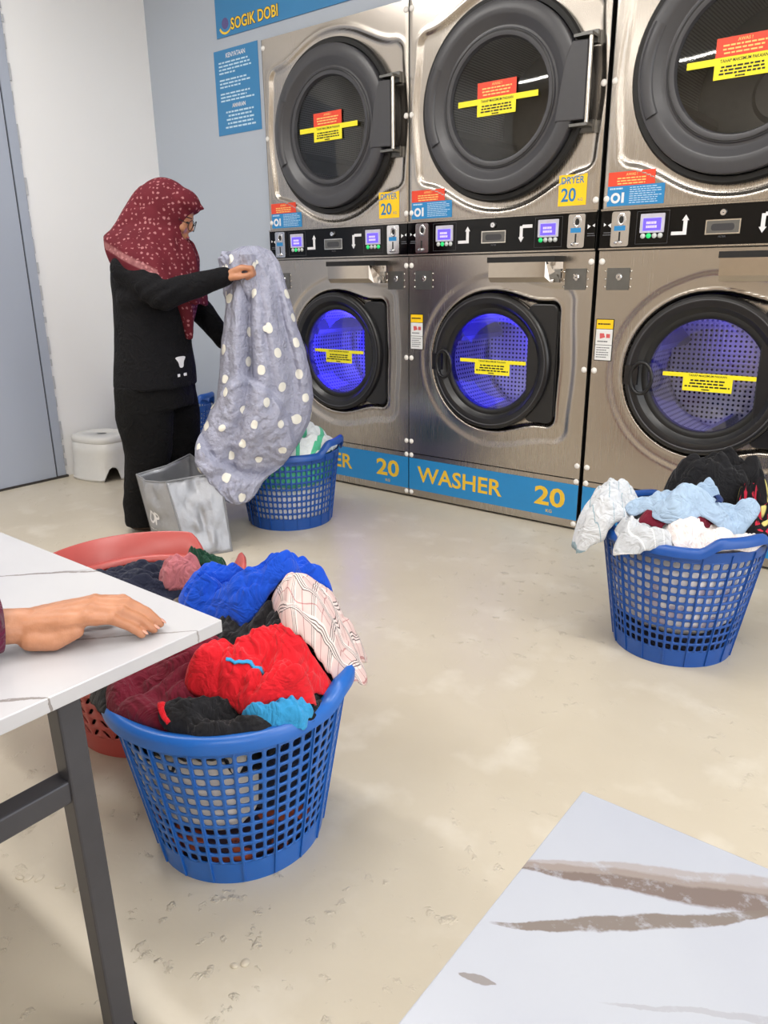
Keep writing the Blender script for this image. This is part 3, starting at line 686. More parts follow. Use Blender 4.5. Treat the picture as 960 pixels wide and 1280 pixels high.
# ================================================================ BASKETS
def basket(name, label, group, loc, rb, rt, h, mat, ncol=54, nrow=11, h_ang=0.0, rim_lift=.034, rz=0, slots=False):
    t = thing(name, label, 'basket', loc, rz, group)
    z0, z1 = .052, h - .030
    R_ = lambda z: rb + (rt - .012 - rb) * z / h
    mb = MB(); idx = {}
    def V(u, z):
        k = (round(u * 1e4) % round(ncol * 1e4), round(z * 1e5))
        if k not in idx:
            a = 2 * PI * u / ncol; idx[k] = len(mb.v); mb.v.append((R_(z) * math.cos(a), R_(z) * math.sin(a), z))
        return idx[k]
    dz = (z1 - z0) / nrow
    for j in range(nrow):
        for i in range(ncol):
            if slots:
                # tilted slots in herringbone
                hw, hh, sk = .17, .34, (.24 if (i % 2) else -.24)
            else: hw, hh, sk = .365, .375, 0
            outer = [(0, 0), (1 / 3, 0), (2 / 3, 0), (1, 0), (1, 1 / 3), (1, 2 / 3), (1, 1), (2 / 3, 1), (1 / 3, 1), (0, 1), (0, 2 / 3), (0, 1 / 3)]
            ang = [225, 250, 290, 315, 340, 20, 45, 70, 110, 135, 160, 200]; inn = []
            for a in ang:
                c, s_ = math.cos(math.radians(a)), math.sin(math.radians(a)); k = 1 / max(abs(c), abs(s_)) * .5 + .5
                yy = hh * s_ * min(k, 1.18); inn.append((.5 + hw * c * min(k, 1.18) + sk * yy / hh, .5 + yy))
            O = [V(i + u, z0 + dz * (j + w)) for u, w in outer]
            b = len(mb.v)
            for u, w in inn:
                z = z0 + dz * (j + w); a = 2 * PI * (i + u) / ncol; mb.v.append((R_(z) * math.cos(a), R_(z) * math.sin(a), z))
            for k in range(12): k2 = (k + 1) % 12; mb.f.append((O[k], O[k2], b + k2, b + k))
    w = obj('wall', mb.mesh('basket_wall', True), mat, t); solid(w, .0032)
    # solid foot band, floor plate, top band
    obj('foot_band', MB().lathe_z([(rb - .004, .001), (rb + .002, .0), (R_(.01) + .002, .01), (R_(z0) + .0018, z0), (R_(z0) - .003, z0), (R_(.008) - .004, .008), (.001, .008), (.001, .001), (rb - .004, .001)], seg=96).mesh('foot_band', True, 40), mat, t)
    obj('top_band', MB().lathe_z([(R_(z1) - .002, z1), (R_(z1) + .002, z1), (R_(h) + .002, h), (R_(h) - .002, h)], seg=96).mesh('top_band', True, 40), mat, t)
    rib = MB()
    for i in range(0, ncol, 3):
        if slots: break
        a = 2 * PI * i / ncol; ca, sa = math.cos(a), math.sin(a); tx, ty = -sa * .0016, ca * .0016; b = len(rib.v)
        for z in (.004, h - .01):
            r0, r1 = R_(z) + .001, R_(z) + .0055
            rib.v += [(r0 * ca - tx, r0 * sa - ty, z), (r1 * ca - tx, r1 * sa - ty, z), (r1 * ca + tx, r1 * sa + ty, z), (r0 * ca + tx, r0 * sa + ty, z)]
        rib.f += [(b, b + 1, b + 5, b + 4), (b + 1, b + 2, b + 6, b + 5), (b + 2, b + 3, b + 7, b + 6), (b + 4, b + 5, b + 6, b + 7)]
    if rib.f: obj('rib_set', rib, mat, t)['kind'] = 'stuff'
    # rolled rim that rises into two grips
    rim = MB(); seg = 120; prof = [(-.014, -.002), (-.012, .008), (.0, .013), (.010, .011), (.016, .002), (.016, -.014), (.012, -.016), (.011, -.002), (.004, .003), (-.008, .001)]
    for i in range(seg):
        a = 2 * PI * i / seg; dlt = min(abs((a - h_ang + PI) % (2 * PI) - PI), abs((a - h_ang) % (2 * PI) - PI))
        lift = rim_lift * ss(.50, .26, dlt)
        for dr_, dz_ in prof: r = rt - .012 + dr_ + lift * .25; rim.v.append((r * math.cos(a), r * math.sin(a), h + dz_ + lift))
    k = len(prof)
    for i in range(seg):
        j = (i + 1) % seg
        for q in range(k): q2 = (q + 1) % k; rim.f.append((i * k + q, j * k + q, j * k + q2, i * k + q2))
    obj('rim', rim.mesh('rim', True, 60), mat, t)
    return t

BF, BR, BD, BB, BRed = (-1.053, .844), (-.601, 2.218), (-2.455, 2.405), (-3.80, 2.78), (-1.545, .975)
basket('laundry_basket', 'bright blue basket heaped with dark, red and blue clothes by the table', 'blue laundry baskets', BF + (0,), .167, .240, .351, 'basket_blue', h_ang=math.radians(34), rim_lift=.022)
basket('laundry_basket', 'blue basket holding the light blue shirt in front of the right washer', 'blue laundry baskets', BR + (0,), .170, .243, .378, 'basket_navy', h_ang=math.radians(-35))
basket('laundry_basket', 'blue basket with white and green laundry under the dotted blanket', 'blue laundry baskets', BD + (0,), .192, .248, .345, 'basket_navy', ncol=60, nrow=9, h_ang=math.radians(18), rim_lift=.05)
basket('laundry_basket', 'blue basket standing by the wall behind the woman', 'blue laundry baskets', BB + (0,), .160, .236, .375, 'basket_navy', h_ang=math.radians(20), rim_lift=.06)
tr = basket('laundry_basket', 'salmon red basket with herringbone slots beside the marble table', None, BRed + (0,), .180, .240, .355, 'basket_red', ncol=40, nrow=9, rim_lift=0, slots=True)
# high collar of the red basket with its notch
mb = MB(); a0, a1 = math.radians(88), math.radians(240); seg = 48
def collar(a0, a1, hgt, e0, e1):
    mb = MB()
    for i in range(seg + 1):
        q = i / seg; a = a0 + (a1 - a0) * q; up = hgt * ss(0, e0, q) ** .6 * ss(1, 1 - e1, q) ** .6
        for r, z in ((.232, .360), (.246 + up * .22, .360 + up), (.252 + up * .22, .362 + up), (.258 + up * .2, .356 + up), (.255 + up * .18, .348 + up * .9), (.238, .358)): mb.v.append((r * math.cos(a), r * math.sin(a), z))
    for i in range(seg):
        for q in range(6): q2 = (q + 1) % 6; mb.f.append((i * 6 + q, (i + 1) * 6 + q, (i + 1) * 6 + q2, i * 6 + q2))
    return mb
obj('collar', collar(math.radians(100), math.radians(235), .062, .10, .2).mesh('collar', True, 60), 'basket_red', tr)
obj('collar', collar(math.radians(38), math.radians(70), .055, .6, .25).mesh('collar', True, 60), 'basket_red', tr)

# ================================================================ LAUNDRY
CELL = .012
class Heap:
    """height of whatever already lies there, on a small grid round a basket"""
    def __init__(s, c, rt, h, dome, a0=0.0, b0=0.0, R0=.30, half=.55, base=.045):
        s.c = c; s.n = int(2 * half / CELL); s.half = half
        g = (np.arange(s.n) + .5) * CELL - half; gx, gy = np.meshgrid(g, g, indexing='ij'); r = np.hypot(gx, gy)
        ox_, oy_ = a0 * .79 - b0 * .615, a0 * .615 + b0 * .79; rr = np.hypot(gx - ox_, gy - oy_)
        s.z = np.where(r < rt - .02, h - base + dome * np.clip(1 - (rr / R0) ** 2, 0, 1), np.clip(h + .012 - .45 * (r - rt) - 9 * (r - rt) ** 2, 0, None)); s.z = np.where((r >= rt - .03) & (r < rt + .008), np.maximum(s.z, h + .012), s.z)
    def at(s, x, y):
        i = np.clip(((x - s.c[0] + s.half) / CELL).astype(int), 0, s.n - 1); j = np.clip(((y - s.c[1] + s.half) / CELL).astype(int), 0, s.n - 1); return s.z[i, j]
    def lay(s, P):
        i = np.clip(((P[:, 0] - s.c[0] + s.half) / CELL).astype(int), 0, s.n - 1); j = np.clip(((P[:, 1] - s.c[1] + s.half) / CELL).astype(int), 0, s.n - 1)
        np.maximum.at(s.z, (i, j), P[:, 2]); a = s.z.copy()
        b = np.maximum.reduce([a, np.roll(a, 1, 0) - .008, np.roll(a, -1, 0) - .008, np.roll(a, 1, 1) - .008, np.roll(a, -1, 1) - .008]); s.z = b

def ridge(p):
    """rounded folds with sharp creases between them"""
    return min(1.0, abs(mnoise.noise(p)) * 2.2) ** .8

def bundle(heap, a, b, ra, rb, thick, fold, seed, freq=9.0, fdir=0.0, ang=.66, n=116, lobes=.16, flat=2.4):
    """crumpled garment lying on the heap, edges tucked down; a,b = offset along the room's diagonal and across it"""
    rs = random.Random(seed); ca, sa = math.cos(ang), math.sin(ang); cx, cy = heap.c[0] + a * ca - b * sa, heap.c[1] + a * sa + b * ca
    off = Vector((seed * 7.31, seed * 3.17, seed * 1.7)); cf, sf = math.cos(fdir), math.sin(fdir); P = np.zeros((n, n, 3)); Q = np.zeros((n, n)); FO = np.zeros((n, n))
    for i in range(n):
        for j in range(n):
            u, v = 2 * i / (n - 1) - 1, 2 * j / (n - 1) - 1
            x, y = u * math.sqrt(1 - v * v / 2), v * math.sqrt(1 - u * u / 2); q = math.hypot(x, y); th = math.atan2(y, x)
            lob = 1 + lobes * mnoise.noise(Vector((math.cos(th) * 1.6, math.sin(th) * 1.6, 0)) + off) * 1.6
            lx, ly = x * ra * lob, y * rb * lob
            w0 = Vector((lx * 6, ly * 6, 0)) + off; wx, wy = mnoise.noise(w0) * .05, mnoise.noise(w0 + Vector((9, 4, 2))) * .05
            s_ = (lx + wx) * cf + (ly + wy) * sf; t_ = -(lx + wx) * sf + (ly + wy) * cf
            f = ridge(Vector((s_ * freq * .42, t_ * freq * 1.35, 0)) + off) + .55 * ridge(Vector((s_ * freq * 1.1, t_ * freq * 2.6, 5)) + off) + .30 * ridge(Vector((s_ * freq * 2.6, t_ * freq * 5.5, 3)) + off) + .12 * mnoise.noise(Vector((lx * freq * 6, ly * freq * 6, 1)) + off)
            FO[i, j] = f; Q[i, j] = q
            gx, gy = mnoise.noise(Vector((s_ * freq, t_ * freq * 1.5, 8)) + off), mnoise.noise(Vector((s_ * freq, t_ * freq * 1.5, 17)) + off)
            lx += gx * fold * .55; ly += gy * fold * .55
            P[i, j, 0] = cx + lx * ca - ly * sa; P[i, j, 1] = cy + lx * sa + ly * ca
    h = heap.at(P[..., 0].ravel(), P[..., 1].ravel()).reshape(n, n)
    for k in range(10): p = np.pad(h, 1, mode='edge'); h = np.maximum(h * .4, (p[:-2, 1:-1] + p[2:, 1:-1] + p[1:-1, :-2] + p[1:-1, 2:] + p[1:-1, 1:-1]) / 5)
    body = np.clip(1 - Q ** flat, 0, 1) ** .55
    P[..., 2] = h + .004 + thick * body * (.55 + .45 * FO) + fold * FO * np.clip(1 - Q ** 7, 0, 1) - .014 * Q ** 6
    heap.lay(P.reshape(-1, 3)); return P

def cloth_obj(name, P, mat, label, cat, group=None, parent=None, thick=.003):
    nu, nv = P.shape[:2]; me = bpy.data.meshes.new(name); c = P.reshape(-1, 3).mean(0); c[2] = P[..., 2].min()
    idx = np.arange(nu * nv).reshape(nu, nv); F = np.stack([idx[:-1, :-1], idx[1:, :-1], idx[1:, 1:], idx[:-1, 1:]], -1).reshape(-1, 4)
    me.from_pydata((P.reshape(-1, 3) - c).tolist(), [], F.tolist()); uv = me.uv_layers.new(name='UVMap'); li = np.empty(len(me.loops), int); me.loops.foreach_get('vertex_index', li)
    uv.data.foreach_set('uv', np.stack([li // nv / (nu - 1), li % nv / (nu - 1)], -1).astype(np.float32).ravel())
    me.polygons.foreach_set('use_smooth', [True] * len(me.polygons)); me.update()
    o = obj(name, me, mat, parent, tuple(c)); sm = o.modifiers.new('smooth', 'SMOOTH'); sm.iterations = 1; sm.factor = .4; solid(o, thick, -1)
    return tag(o, label, cat, group) if label else o

def ribbon(name, o, P, ij, w, mat, lift=.002):
    """narrow trim following grid points of a garment"""
    mb = MB(); pts = [Vector(P[i, j]) - o.location for i, j in ij]; b = 0
    for k, p in enumerate(pts):
        t_ = (pts[min(k + 1, len(pts) - 1)] - pts[max(k - 1, 0)]).normalized(); sd = t_.cross(Vector((0, 0, 1))).normalized() * w / 2
        i, j = ij[k]; mb.v += [tuple(p - sd + Vector((0, 0, lift))), tuple(p + Vector((0, 0, lift + .002))), tuple(p + sd + Vector((0, 0, lift)))]
    for k in range(len(pts) - 1): a = 3 * k; mb.f += [(a, a + 1, a + 4, a + 3), (a + 1, a + 2, a + 5, a + 4)]
    q = obj(name, mb.mesh(name, True), mat, o); solid(q, .003, 0); return q

def packed(name, c, rb, rt, h, z0, z1, mat, label, seed, group, a0=0, a1=2 * PI, k=9):
    """garment pressed against the inside of a basket wall"""
    mb = MB(); seg = 90; rows = 14; off = Vector((seed * 3.7, seed * 1.3, 0))
    full = a1 - a0 > 6.2; n = seg if full else seg + 1
    for j in range(rows + 1):
        q = j / rows; z = z0 + (z1 - z0) * q
        for i in range(n):
            a = a0 + (a1 - a0) * i / seg; R0 = rb + (rt - .012 - rb) * z / h - .012
            nz = mnoise.noise(Vector((math.cos(a) * k * .35, math.sin(a) * k * .35, z * 22)) + off) + .5 * mnoise.noise(Vector((math.cos(a) * k, math.sin(a) * k, z * 60)) + off)
            edge = .05 * (1 - min(1, q / .18)) + .05 * (1 - min(1, (1 - q) / .18))
            if not full: s_ = i / seg; edge += .06 * (1 - min(1, s_ / .12)) + .06 * (1 - min(1, (1 - s_) / .12))
            r = R0 + .0035 + .004 * nz - edge
            mb.v.append((r * math.cos(a), r * math.sin(a), z + .012 * mnoise.noise(Vector((math.cos(a) * 3, math.sin(a) * 3, seed))) - z0))
    for j in range(rows):
        for i in range(seg):
            i2 = (i + 1) % n; mb.f.append((j * n + i, j * n + i2, (j + 1) * n + i2, (j + 1) * n + i))
    if full:
        b = len(mb.v); mb.v.append((0, 0, .0)); mb.v.append((0, 0, z1 - z0))
        for i in range(n): i2 = (i + 1) % n; mb.f.append((i2, i, b)); mb.f.append((rows * n + i, rows * n + i2, b + 1))
    o = obj(name, mb.mesh(name, True), mat, None, (c[0], c[1], z0)); return tag(o, label, 'laundry', group)

C_ = dict(black=cloth_mat('black_cloth', (20, 20, 24)), black2=cloth_mat('charcoal_cloth', (30, 30, 34)), maroon=cloth_mat('maroon_cloth', (112, 22, 44)), red=cloth_mat('red_cloth', (212, 24, 38)), blue=cloth_mat('royal_blue_cloth', (14, 74, 196)),
          brown=cloth_mat('taupe_cloth', (92, 82, 76)), navy=cloth_mat('navy_cloth', (28, 32, 52)), green=cloth_mat('dark_green_cloth', (20, 62, 44)), rose=cloth_mat('dusty_rose_cloth', (186, 112, 120)), sky=cloth_mat('cyan_cloth', (52, 150, 206)),
          white=cloth_mat('white_cloth', (228, 226, 224)), offwhite=cloth_mat('white_print_cloth', (224, 216, 212), stripe=(9, .12, (196, 150, 150))), grey=cloth_mat('pale_grey_cloth', (196, 200, 206), stripe=(7, .10, (232, 234, 238))), shirt=cloth_mat('light_blue_cloth', (166, 190, 216)), shirtd=cloth_mat('collar_navy', (30, 52, 104)),
          sheet=cloth_mat('striped_white_sheet', (212, 216, 222), stripe=(5, .05, (150, 176, 190))), lace=cloth_mat('white_lace', (236, 226, 224), stripe=(24, .2, (248, 244, 243))), floral=spots_mat('floral_black', (26, 22, 26), (190, 44, 66), 9, .34, 'UV', (206, 196, 120)), pink=cloth_mat('pink_white_cloth', (226, 190, 196), stripe=(7, .4, (238, 236, 238))),
          mint=cloth_mat('white_green_cloth', (232, 238, 236), stripe=(5, .28, (92, 196, 152))), plaid=plaid_mat(), check=spots_mat('zebra_print', (236, 230, 222), (24, 26, 34), 11, .36, 'Object'), rust=spots_mat('rust_print', (56, 44, 56), (176, 88, 62), 16, .42, 'Object'), bwhite=spots_mat('white_mixed', (244, 240, 240), (206, 196, 212), 14, .36, 'Object'))
g1 = 'clothes in the bright blue basket'
bF = (.167, .240, .351)
packed('rust_print_cloth', BF, *bF, .012, .10, C_['rust'], 'rust and dark patterned cloth at the bottom of the front basket', 1, g1)
packed('zebra_print_cloth', BF, *bF, .095, .325, C_['check'], 'black and white patterned cloth seen through the front basket wall', 2, g1, math.radians(195), math.radians(338))
packed('dark_packed_cloth', BF, *bF, .09, .30, C_['navy'], 'dark navy cloth packed inside the front basket behind the holes', 3, g1, math.radians(-26), math.radians(199))
hp1 = Heap(BF, .240, .351, .125, 0, .16, .34, base=.075)
def lay(heap, name, mat, label, group, *a, cat='clothing', **k):
    P = bundle(heap, *a, **k); return cloth_obj(name, P, C_[mat], label, cat, group), P
lay(hp1, 'black_shirt', 'black', 'black shirt filling the left side of the front basket', g1, -.02, .0, .225, .215, .02, .016, 11, freq=8)
lay(hp1, 'taupe_shirt', 'brown', 'taupe brown garment under the blue cloth by the table corner', g1, -.10, .16, .13, .10, .03, .012, 14, fdir=.3)
lay(hp1, 'charcoal_shirt', 'black2', 'charcoal garment along the right rim under the plaid cloth', g1, .125, -.03, .075, .12, .02, .014, 13)
lay(hp1, 'black_trousers', 'black', 'black trousers between the red top and the pink plaid cloth', g1, .07, .02, .10, .085, .02, .016, 12, fdir=1.2, freq=11)
lay(hp1, 'maroon_trousers', 'maroon', 'maroon velvet trousers folded over the front basket rim', g1, -.075, -.105, .125, .088, .035, .010, 15, freq=6, fdir=.5, lobes=.08, flat=4)
o_, P_ = lay(hp1, 'black_hem_shirt', 'black2', 'black rolled garment with red hem at the front rim', g1, .02, -.185, .10, .042, .018, .012, 16, freq=12)
ribbon('red_hem', o_, P_, [(4, j) for j in range(22, 80, 3)], .012, C_['red'], .004)
lay(hp1, 'cyan_cloth', 'sky', 'bright cyan cloth edge peeking from under the red top', g1, .115, -.165, .060, .032, .012, .010, 18, freq=14)
o_, P_ = lay(hp1, 'red_top', 'red', 'bright red crumpled top lying on the front basket', g1, .085, -.105, .110, .066, .022, .020, 19, freq=13, fdir=.9, lobes=.34)
ribbon('blue_trim', o_, P_, [(i, 36 + i // 9) for i in range(30, 62, 3)], .010, C_['sky'], .002)
lay(hp1, 'plaid_shirt', 'plaid', 'pale pink plaid cloth draped over the right side of the basket', g1, .175, .055, .095, .130, .045, .008, 20, freq=5, fdir=1.2, lobes=.22, flat=4)
lay(hp1, 'blue_shirt', 'blue', 'royal blue crumpled shirt on top of the front basket', g1, .035, .135, .128, .090, .030, .024, 21, freq=13, fdir=.6, lobes=.4)
# red basket contents
g2 = 'clothes in the salmon red basket'
packed('dark_packed_cloth', BRed, .180, .240, .355, .012, .30, C_['black'], 'black cloth packed inside the salmon red basket', 5, g2)
hp2 = Heap(BRed, .240, .355, .05)
lay(hp2, 'black_jumper', 'navy', 'dark navy jumper in the salmon red basket beside the table', g2, 0, 0, .20, .20, .025, .02, 31)
lay(hp2, 'rose_cloth', 'rose', 'small dusty rose cloth on the dark clothes in the red basket', g2, .12, -.03, .055, .04, .03, .02, 32, freq=16)
lay(hp2, 'green_cloth', 'green', 'dark green cloth bunched behind the blue shirt', g2, .15, .05, .06, .05, .035, .018, 33, freq=14)
# right basket
g3 = 'clothes in the right blue basket'; bR = (.170, .243, .378)
packed('white_packed_cloth', BR, *bR, .085, .355, C_['bwhite'], 'white cloth packed inside the right basket seen through its holes', 7, g3)
packed('dark_packed_cloth', BR, *bR, .012, .085, C_['navy'], 'dark cloth at the bottom of the right basket', 8, g3)
hp3 = Heap(BR, .243, .378, .095, .03, .06)
lay(hp3, 'pale_grey_sheet', 'grey', 'pale grey striped sheet along the front rim of the right basket', g3, -.12, -.115, .12, .085, .03, .016, 41, freq=8, fdir=.4)
lay(hp3, 'white_lace_top', 'lace', 'white lace top at the front rim of the right basket', g3, .02, -.170, .13, .058, .025, .014, 42, freq=13)
lay(hp3, 'crimson_cloth', 'maroon', 'crimson cloth edge under the light blue shirt', g3, -.05, -.09, .12, .05, .02, .012, 43)
lay(hp3, 'striped_sheet', 'sheet', 'white striped sheet hanging out over the left rim', g3, -.215, .02, .115, .10, .065, .026, 44, freq=11, fdir=-.4, lobes=.2)
lay(hp3, 'black_jacket', 'black', 'black jacket heaped at the back of the right basket', g3, .16, .11, .175, .10, .13, .024, 45, freq=8, fdir=-.5)
lay(hp3, 'floral_dress', 'floral', 'black dress with red and yellow flowers on the right of the basket', g3, .20, -.07, .085, .10, .04, .016, 46)
o_, P_ = lay(hp3, 'light_blue_shirt', 'shirt', 'light blue shirt with navy trim on top of the right basket', g3, -.01, -.065, .175, .095, .025, .020, 47, freq=11, fdir=-.35, lobes=.3)
ribbon('navy_trim', o_, P_, [(74 + (j // 8) % 2, j) for j in range(18, 50, 3)], .016, C_['shirtd'], .016)
# far basket
g4 = 'clothes in the far blue basket'; bD = (.192, .248, .345)
packed('pink_packed_cloth', BD, *bD, .012, .21, C_['pink'], 'pink and white cloth in the lower half of the far basket', 9, g4)
packed('green_packed_cloth', BD, *bD, .19, .335, C_['mint'], 'white and green cloth in the upper half of the far basket', 10, g4)
hp4 = Heap(BD, .248, .345, .07)
lay(hp4, 'white_green_cloth', 'mint', 'white cloth with green stripes on top of the far basket', g4, .03, .0, .20, .20, .05, .022, 51, freq=9, fdir=.6)

# ================================================================ SILVER SHOPPING BAG
bagm = NT('silver_woven_plastic'); v = bagm.coords(); f = bagm.noise(v, 9, 4, .6); f2 = bagm.noise(v, 30, 3)
bagm.set(Base_Color=bagm.mix(f, srgb(142, 144, 150), srgb(176, 178, 184)), Metallic=.5, Roughness=.45); bagm.bump(bagm.math('ADD', f, bagm.math('MULTIPLY', f2, .3)), .35, .015); M['bag'] = bagm.m
M['bag_in'] = plain('bag_lining', (196, 198, 204), .5, .1, .05, 12, .3); M['bag_trim'] = plain('bag_binding', (128, 130, 134), .6)
BA = Vector((-2.414, 1.766, 0)); BBv = Vector((-2.330, 1.930, 0)); BC = Vector((-2.745, 1.835, 0))
t = thing('shopping_bag', 'open silver shopping bag with white OP lettering at the woman’s feet'.replace('’', "'"), 'bag', ((BA.x + BC.x) / 2, (BA.y + BC.y) / 2, 0))
org = Vector(t.location); BDv = BC + (BBv - BA)
bot = [BA, BBv, BDv, BC]; topc = [BA + Vector((-.085, -.010, .315)), BBv + Vector((-.075, .03, .325)), BDv + Vector((-.055, .05, .345)), BC + Vector((.03, -.07, .31))]
def side(p0, p1, q0, q1, seed, bulge, name, mat, nu=22, nv=18):
    mb = MB(); n_ = (p1 - p0).cross(Vector((0, 0, 1))).normalized()
    for j in range(nv + 1):
        for i in range(nu + 1):
            s_, q = i / nu, j / nv; p = (p0.lerp(p1, s_)).lerp(q0.lerp(q1, s_), q)
            e = math.sin(PI * s_); dn = e * (bulge * math.sin(PI * min(1, q * .9 + .05)) + .016 * mnoise.noise(Vector((s_ * 4, q * 5, seed))) + .008 * mnoise.noise(Vector((s_ * 9, q * 11, seed + 5))))
            if name == 'gusset': dn -= .028 * (1 - abs(2 * s_ - 1)) * q
            sag = -.012 * math.sin(PI * s_) * q * (1 if name == 'side_panel' else .6)
            mb.v.append(tuple(p + n_ * dn + Vector((0, 0, sag)) - org))
    for j in range(nv):
        for i in range(nu): a = j * (nu + 1) + i; mb.f.append((a, a + 1, a + nu + 2, a + nu + 1))
    o = obj(name, mb.mesh(name, True), mat, t); solid(o, .0016); return mb
# counter-clockwise seen from above: C -> A (lettered face), A -> B (gusset), B -> D, D -> C
fr_mb = side(bot[3], bot[0], topc[3], topc[0], 1, .03, 'side_panel', 'bag'); side(bot[0], bot[1], topc[0], topc[1], 2, .012, 'gusset', 'bag'); bk_mb = side(bot[1], bot[2], topc[1], topc[2], 3, .03, 'side_panel', 'bag'); side(bot[2], bot[3], topc[2], topc[3], 4, .012, 'gusset', 'bag')
mb = MB(); mb.v += [tuple(p - org + Vector((0, 0, .003))) for p in bot]; mb.f.append((0, 1, 2, 3)); ob = obj('base', mb, 'bag', t); solid(ob, .003, 1)
trim = MB()
nu = 22; nv = 18
for g_ in (fr_mb, bk_mb):
    trim.tube([g_.v[nv * (nu + 1) + i] for i in range(nu + 1)], .0035, 6)
for a_, b_ in ((0, 1), (2, 3)): trim.tube([topc[a_] - org, (topc[a_] + topc[b_]) / 2 - org + Vector((-.02 if a_ == 0 else .02, 0, -.004)), topc[b_] - org], .0035, 6)
for p_, q_ in zip(bot, topc): trim.tube([p_ - org, q_ - org], .0025, 6)
obj('binding', trim, 'bag_trim', t)
def on_bag(mesh, p0, p1, q0, q1, su, sv, size, grid, name):
    """lettering mapped onto a bag face"""
    me = mesh.copy(); n_ = (p1 - p0).cross(Vector((0, 0, 1))).normalized(); bv = BVHTree.FromPolygons([Vector(v_) for v_ in grid.v], grid.f); L = (p1 - p0).length
    for v_ in me.vertices:
        s_ = su + v_.co.x / L; q = sv + v_.co.z / .33; p = (p0.lerp(p1, s_)).lerp(q0.lerp(q1, s_), q) - org
        hit = bv.ray_cast(p + n_ * .2, -n_); v_.co = (hit[0] if hit[0] else p) + n_ * .0022
    return obj(name, me, 'print_white', t)
on_bag(text_mesh('OP', .105, .062, .02), bot[3], bot[0], topc[3], topc[0], .30, .36, 1, fr_mb, 'lettering')
on_bag(dashes(0, .12, 0, 1, .01, .006, 0, 61).mesh('small_print'), bot[3], bot[0], topc[3], topc[0], .30, .29, 1, fr_mb, 'small_print')
on_bag(text_mesh('O', .05, .055, .02), bot[1], bot[2], topc[1], topc[2], .12, .42, 1, bk_mb, 'lettering')

# ================================================================ STOOL
M['stool'] = plain('milky_plastic', (214, 214, 212), .42, 0, .02)
t = thing('step_stool', 'low milky white plastic stool against the white wall', 'stool', (-3.915, 2.35, 0), math.radians(10))
mb = MB(); seg = 64
for (r, z) in ((.168, .0), (.170, .012), (.164, .018), (.157, .16), (.1525, .225)):
    for i in range(seg):
        a = 2 * PI * i / seg; c, s_ = math.cos(a), math.sin(a); k = (abs(c) ** 3.2 + abs(s_) ** 3.2) ** (-1 / 3.2)
        arch = min(abs((a - math.radians(-32) + PI) % (2 * PI) - PI), abs((a - math.radians(148) + PI) % (2 * PI) - PI))
        zz_ = max(z, .085 * math.sqrt(max(0, 1 - (arch / .26) ** 2))) if arch < .26 and z < .09 else z
        mb.v.append((r * k * c * 1.0, r * k * s_ * .88, zz_))
for j in range(4):
    for i in range(seg): i2 = (i + 1) % seg; mb.f.append((j * seg + i, j * seg + i2, (j + 1) * seg + i2, (j + 1) * seg + i))
o = obj('legs_skirt', mb.mesh('legs_skirt', True, 50), 'stool', t); solid(o, .004)
mb = MB()
for (r, z) in ((.152, .215), (.1555, .220), (.155, .236), (.150, .247), (.140, .251), (.03, .249)):
    for i in range(seg):
        a = 2 * PI * i / seg; c, s_ = math.cos(a), math.sin(a); k = (abs(c) ** 3.2 + abs(s_) ** 3.2) ** (-1 / 3.2) if r > .05 else 1
        mb.v.append((r * k * c, r * k * s_ * .88, z))
for j in range(5):
    for i in range(seg): i2 = (i + 1) % seg; mb.f.append((j * seg + i, j * seg + i2, (j + 1) * seg + i2, (j + 1) * seg + i))
o = obj('seat', mb.mesh('seat', True, 50), 'stool', t); solid(o, .003)
obj('hole_shade', MB().lathe_z([(.032, .244), (.03, .2465), (.0, .2465)], seg=24), 'print_dim', t)

# ================================================================ TABLES
ZT = .62
def table(label, x0, y1, mat, sgn):
    """x0 = end nearest the gap, y1 = far edge; the table runs away from x0 in direction sgn"""
    L, Wd = 1.2, .62; t = thing('folding_table', label, 'table', (x0 + sgn * L / 2, y1 - Wd / 2, 0), 0, 'marble topped folding tables')
    tp = obj('table_top', MB().box(-L / 2, L / 2, -Wd / 2, Wd / 2, ZT - .020, ZT), mat, t); bevel(tp, .0015, 2)
    ef = -sgn
    for e in (1, -1):
        xe = ef * e * (L / 2 - .056)
        if True:
            lean = ef * e * .012
            fb = obj('apron', MB().box(xe - .02, xe + .02, -Wd / 2 + .05, Wd / 2 - .05, ZT - .030, ZT - .0205), 'table_metal', t)
            yl = .09 if e == 1 else .20
            for ys in (Wd / 2 - .225, -Wd / 2 + .12):
                lg = MB(); b = 0; hw = .0165
                for z, xo, yo in ((.012, lean + ef * e * .004, .0), (ZT - .0300, 0, 0)): lg.v += [(xe + xo - hw, ys + yo - hw, z), (xe + xo + hw, ys + yo - hw, z), (xe + xo + hw, ys + yo + hw, z), (xe + xo - hw, ys + yo + hw, z)]
                lg.f += [(0, 1, 5, 4), (1, 2, 6, 5), (2, 3, 7, 6), (3, 0, 4, 7), (3, 2, 1, 0), (4, 5, 6, 7)]
                l_ = obj('leg', lg, 'table_metal', t); bevel(l_, .003)
                ft = obj('foot_cap', MB().box(xe + lean - .020, xe + lean + .020, ys - .020, ys + .020, 0, .014), 'rubber', l_)
            rl = obj('cross_rail', MB().box(xe - .016, xe + .016, -Wd / 2 + .13, Wd / 2 - .235, .432, .466), 'table_metal', t); bevel(rl, .003)
            br = MB(); br.tube([(xe, -.05, .45), (xe - ef * e * .30, -.05, ZT - .03)], .010, 8); obj('folding_brace', br, 'table_metal', t)
    return t
vein = (120, 112, 108)
T1 = table('white marble topped table with the hand resting on it', -.808, .640, None, -1)
T2 = table('white marble topped table with bold brown veins at the lower right', -.228, .600, None, 1)
def loc1(x, y, T): return (x - T.location.x, y - T.location.y)
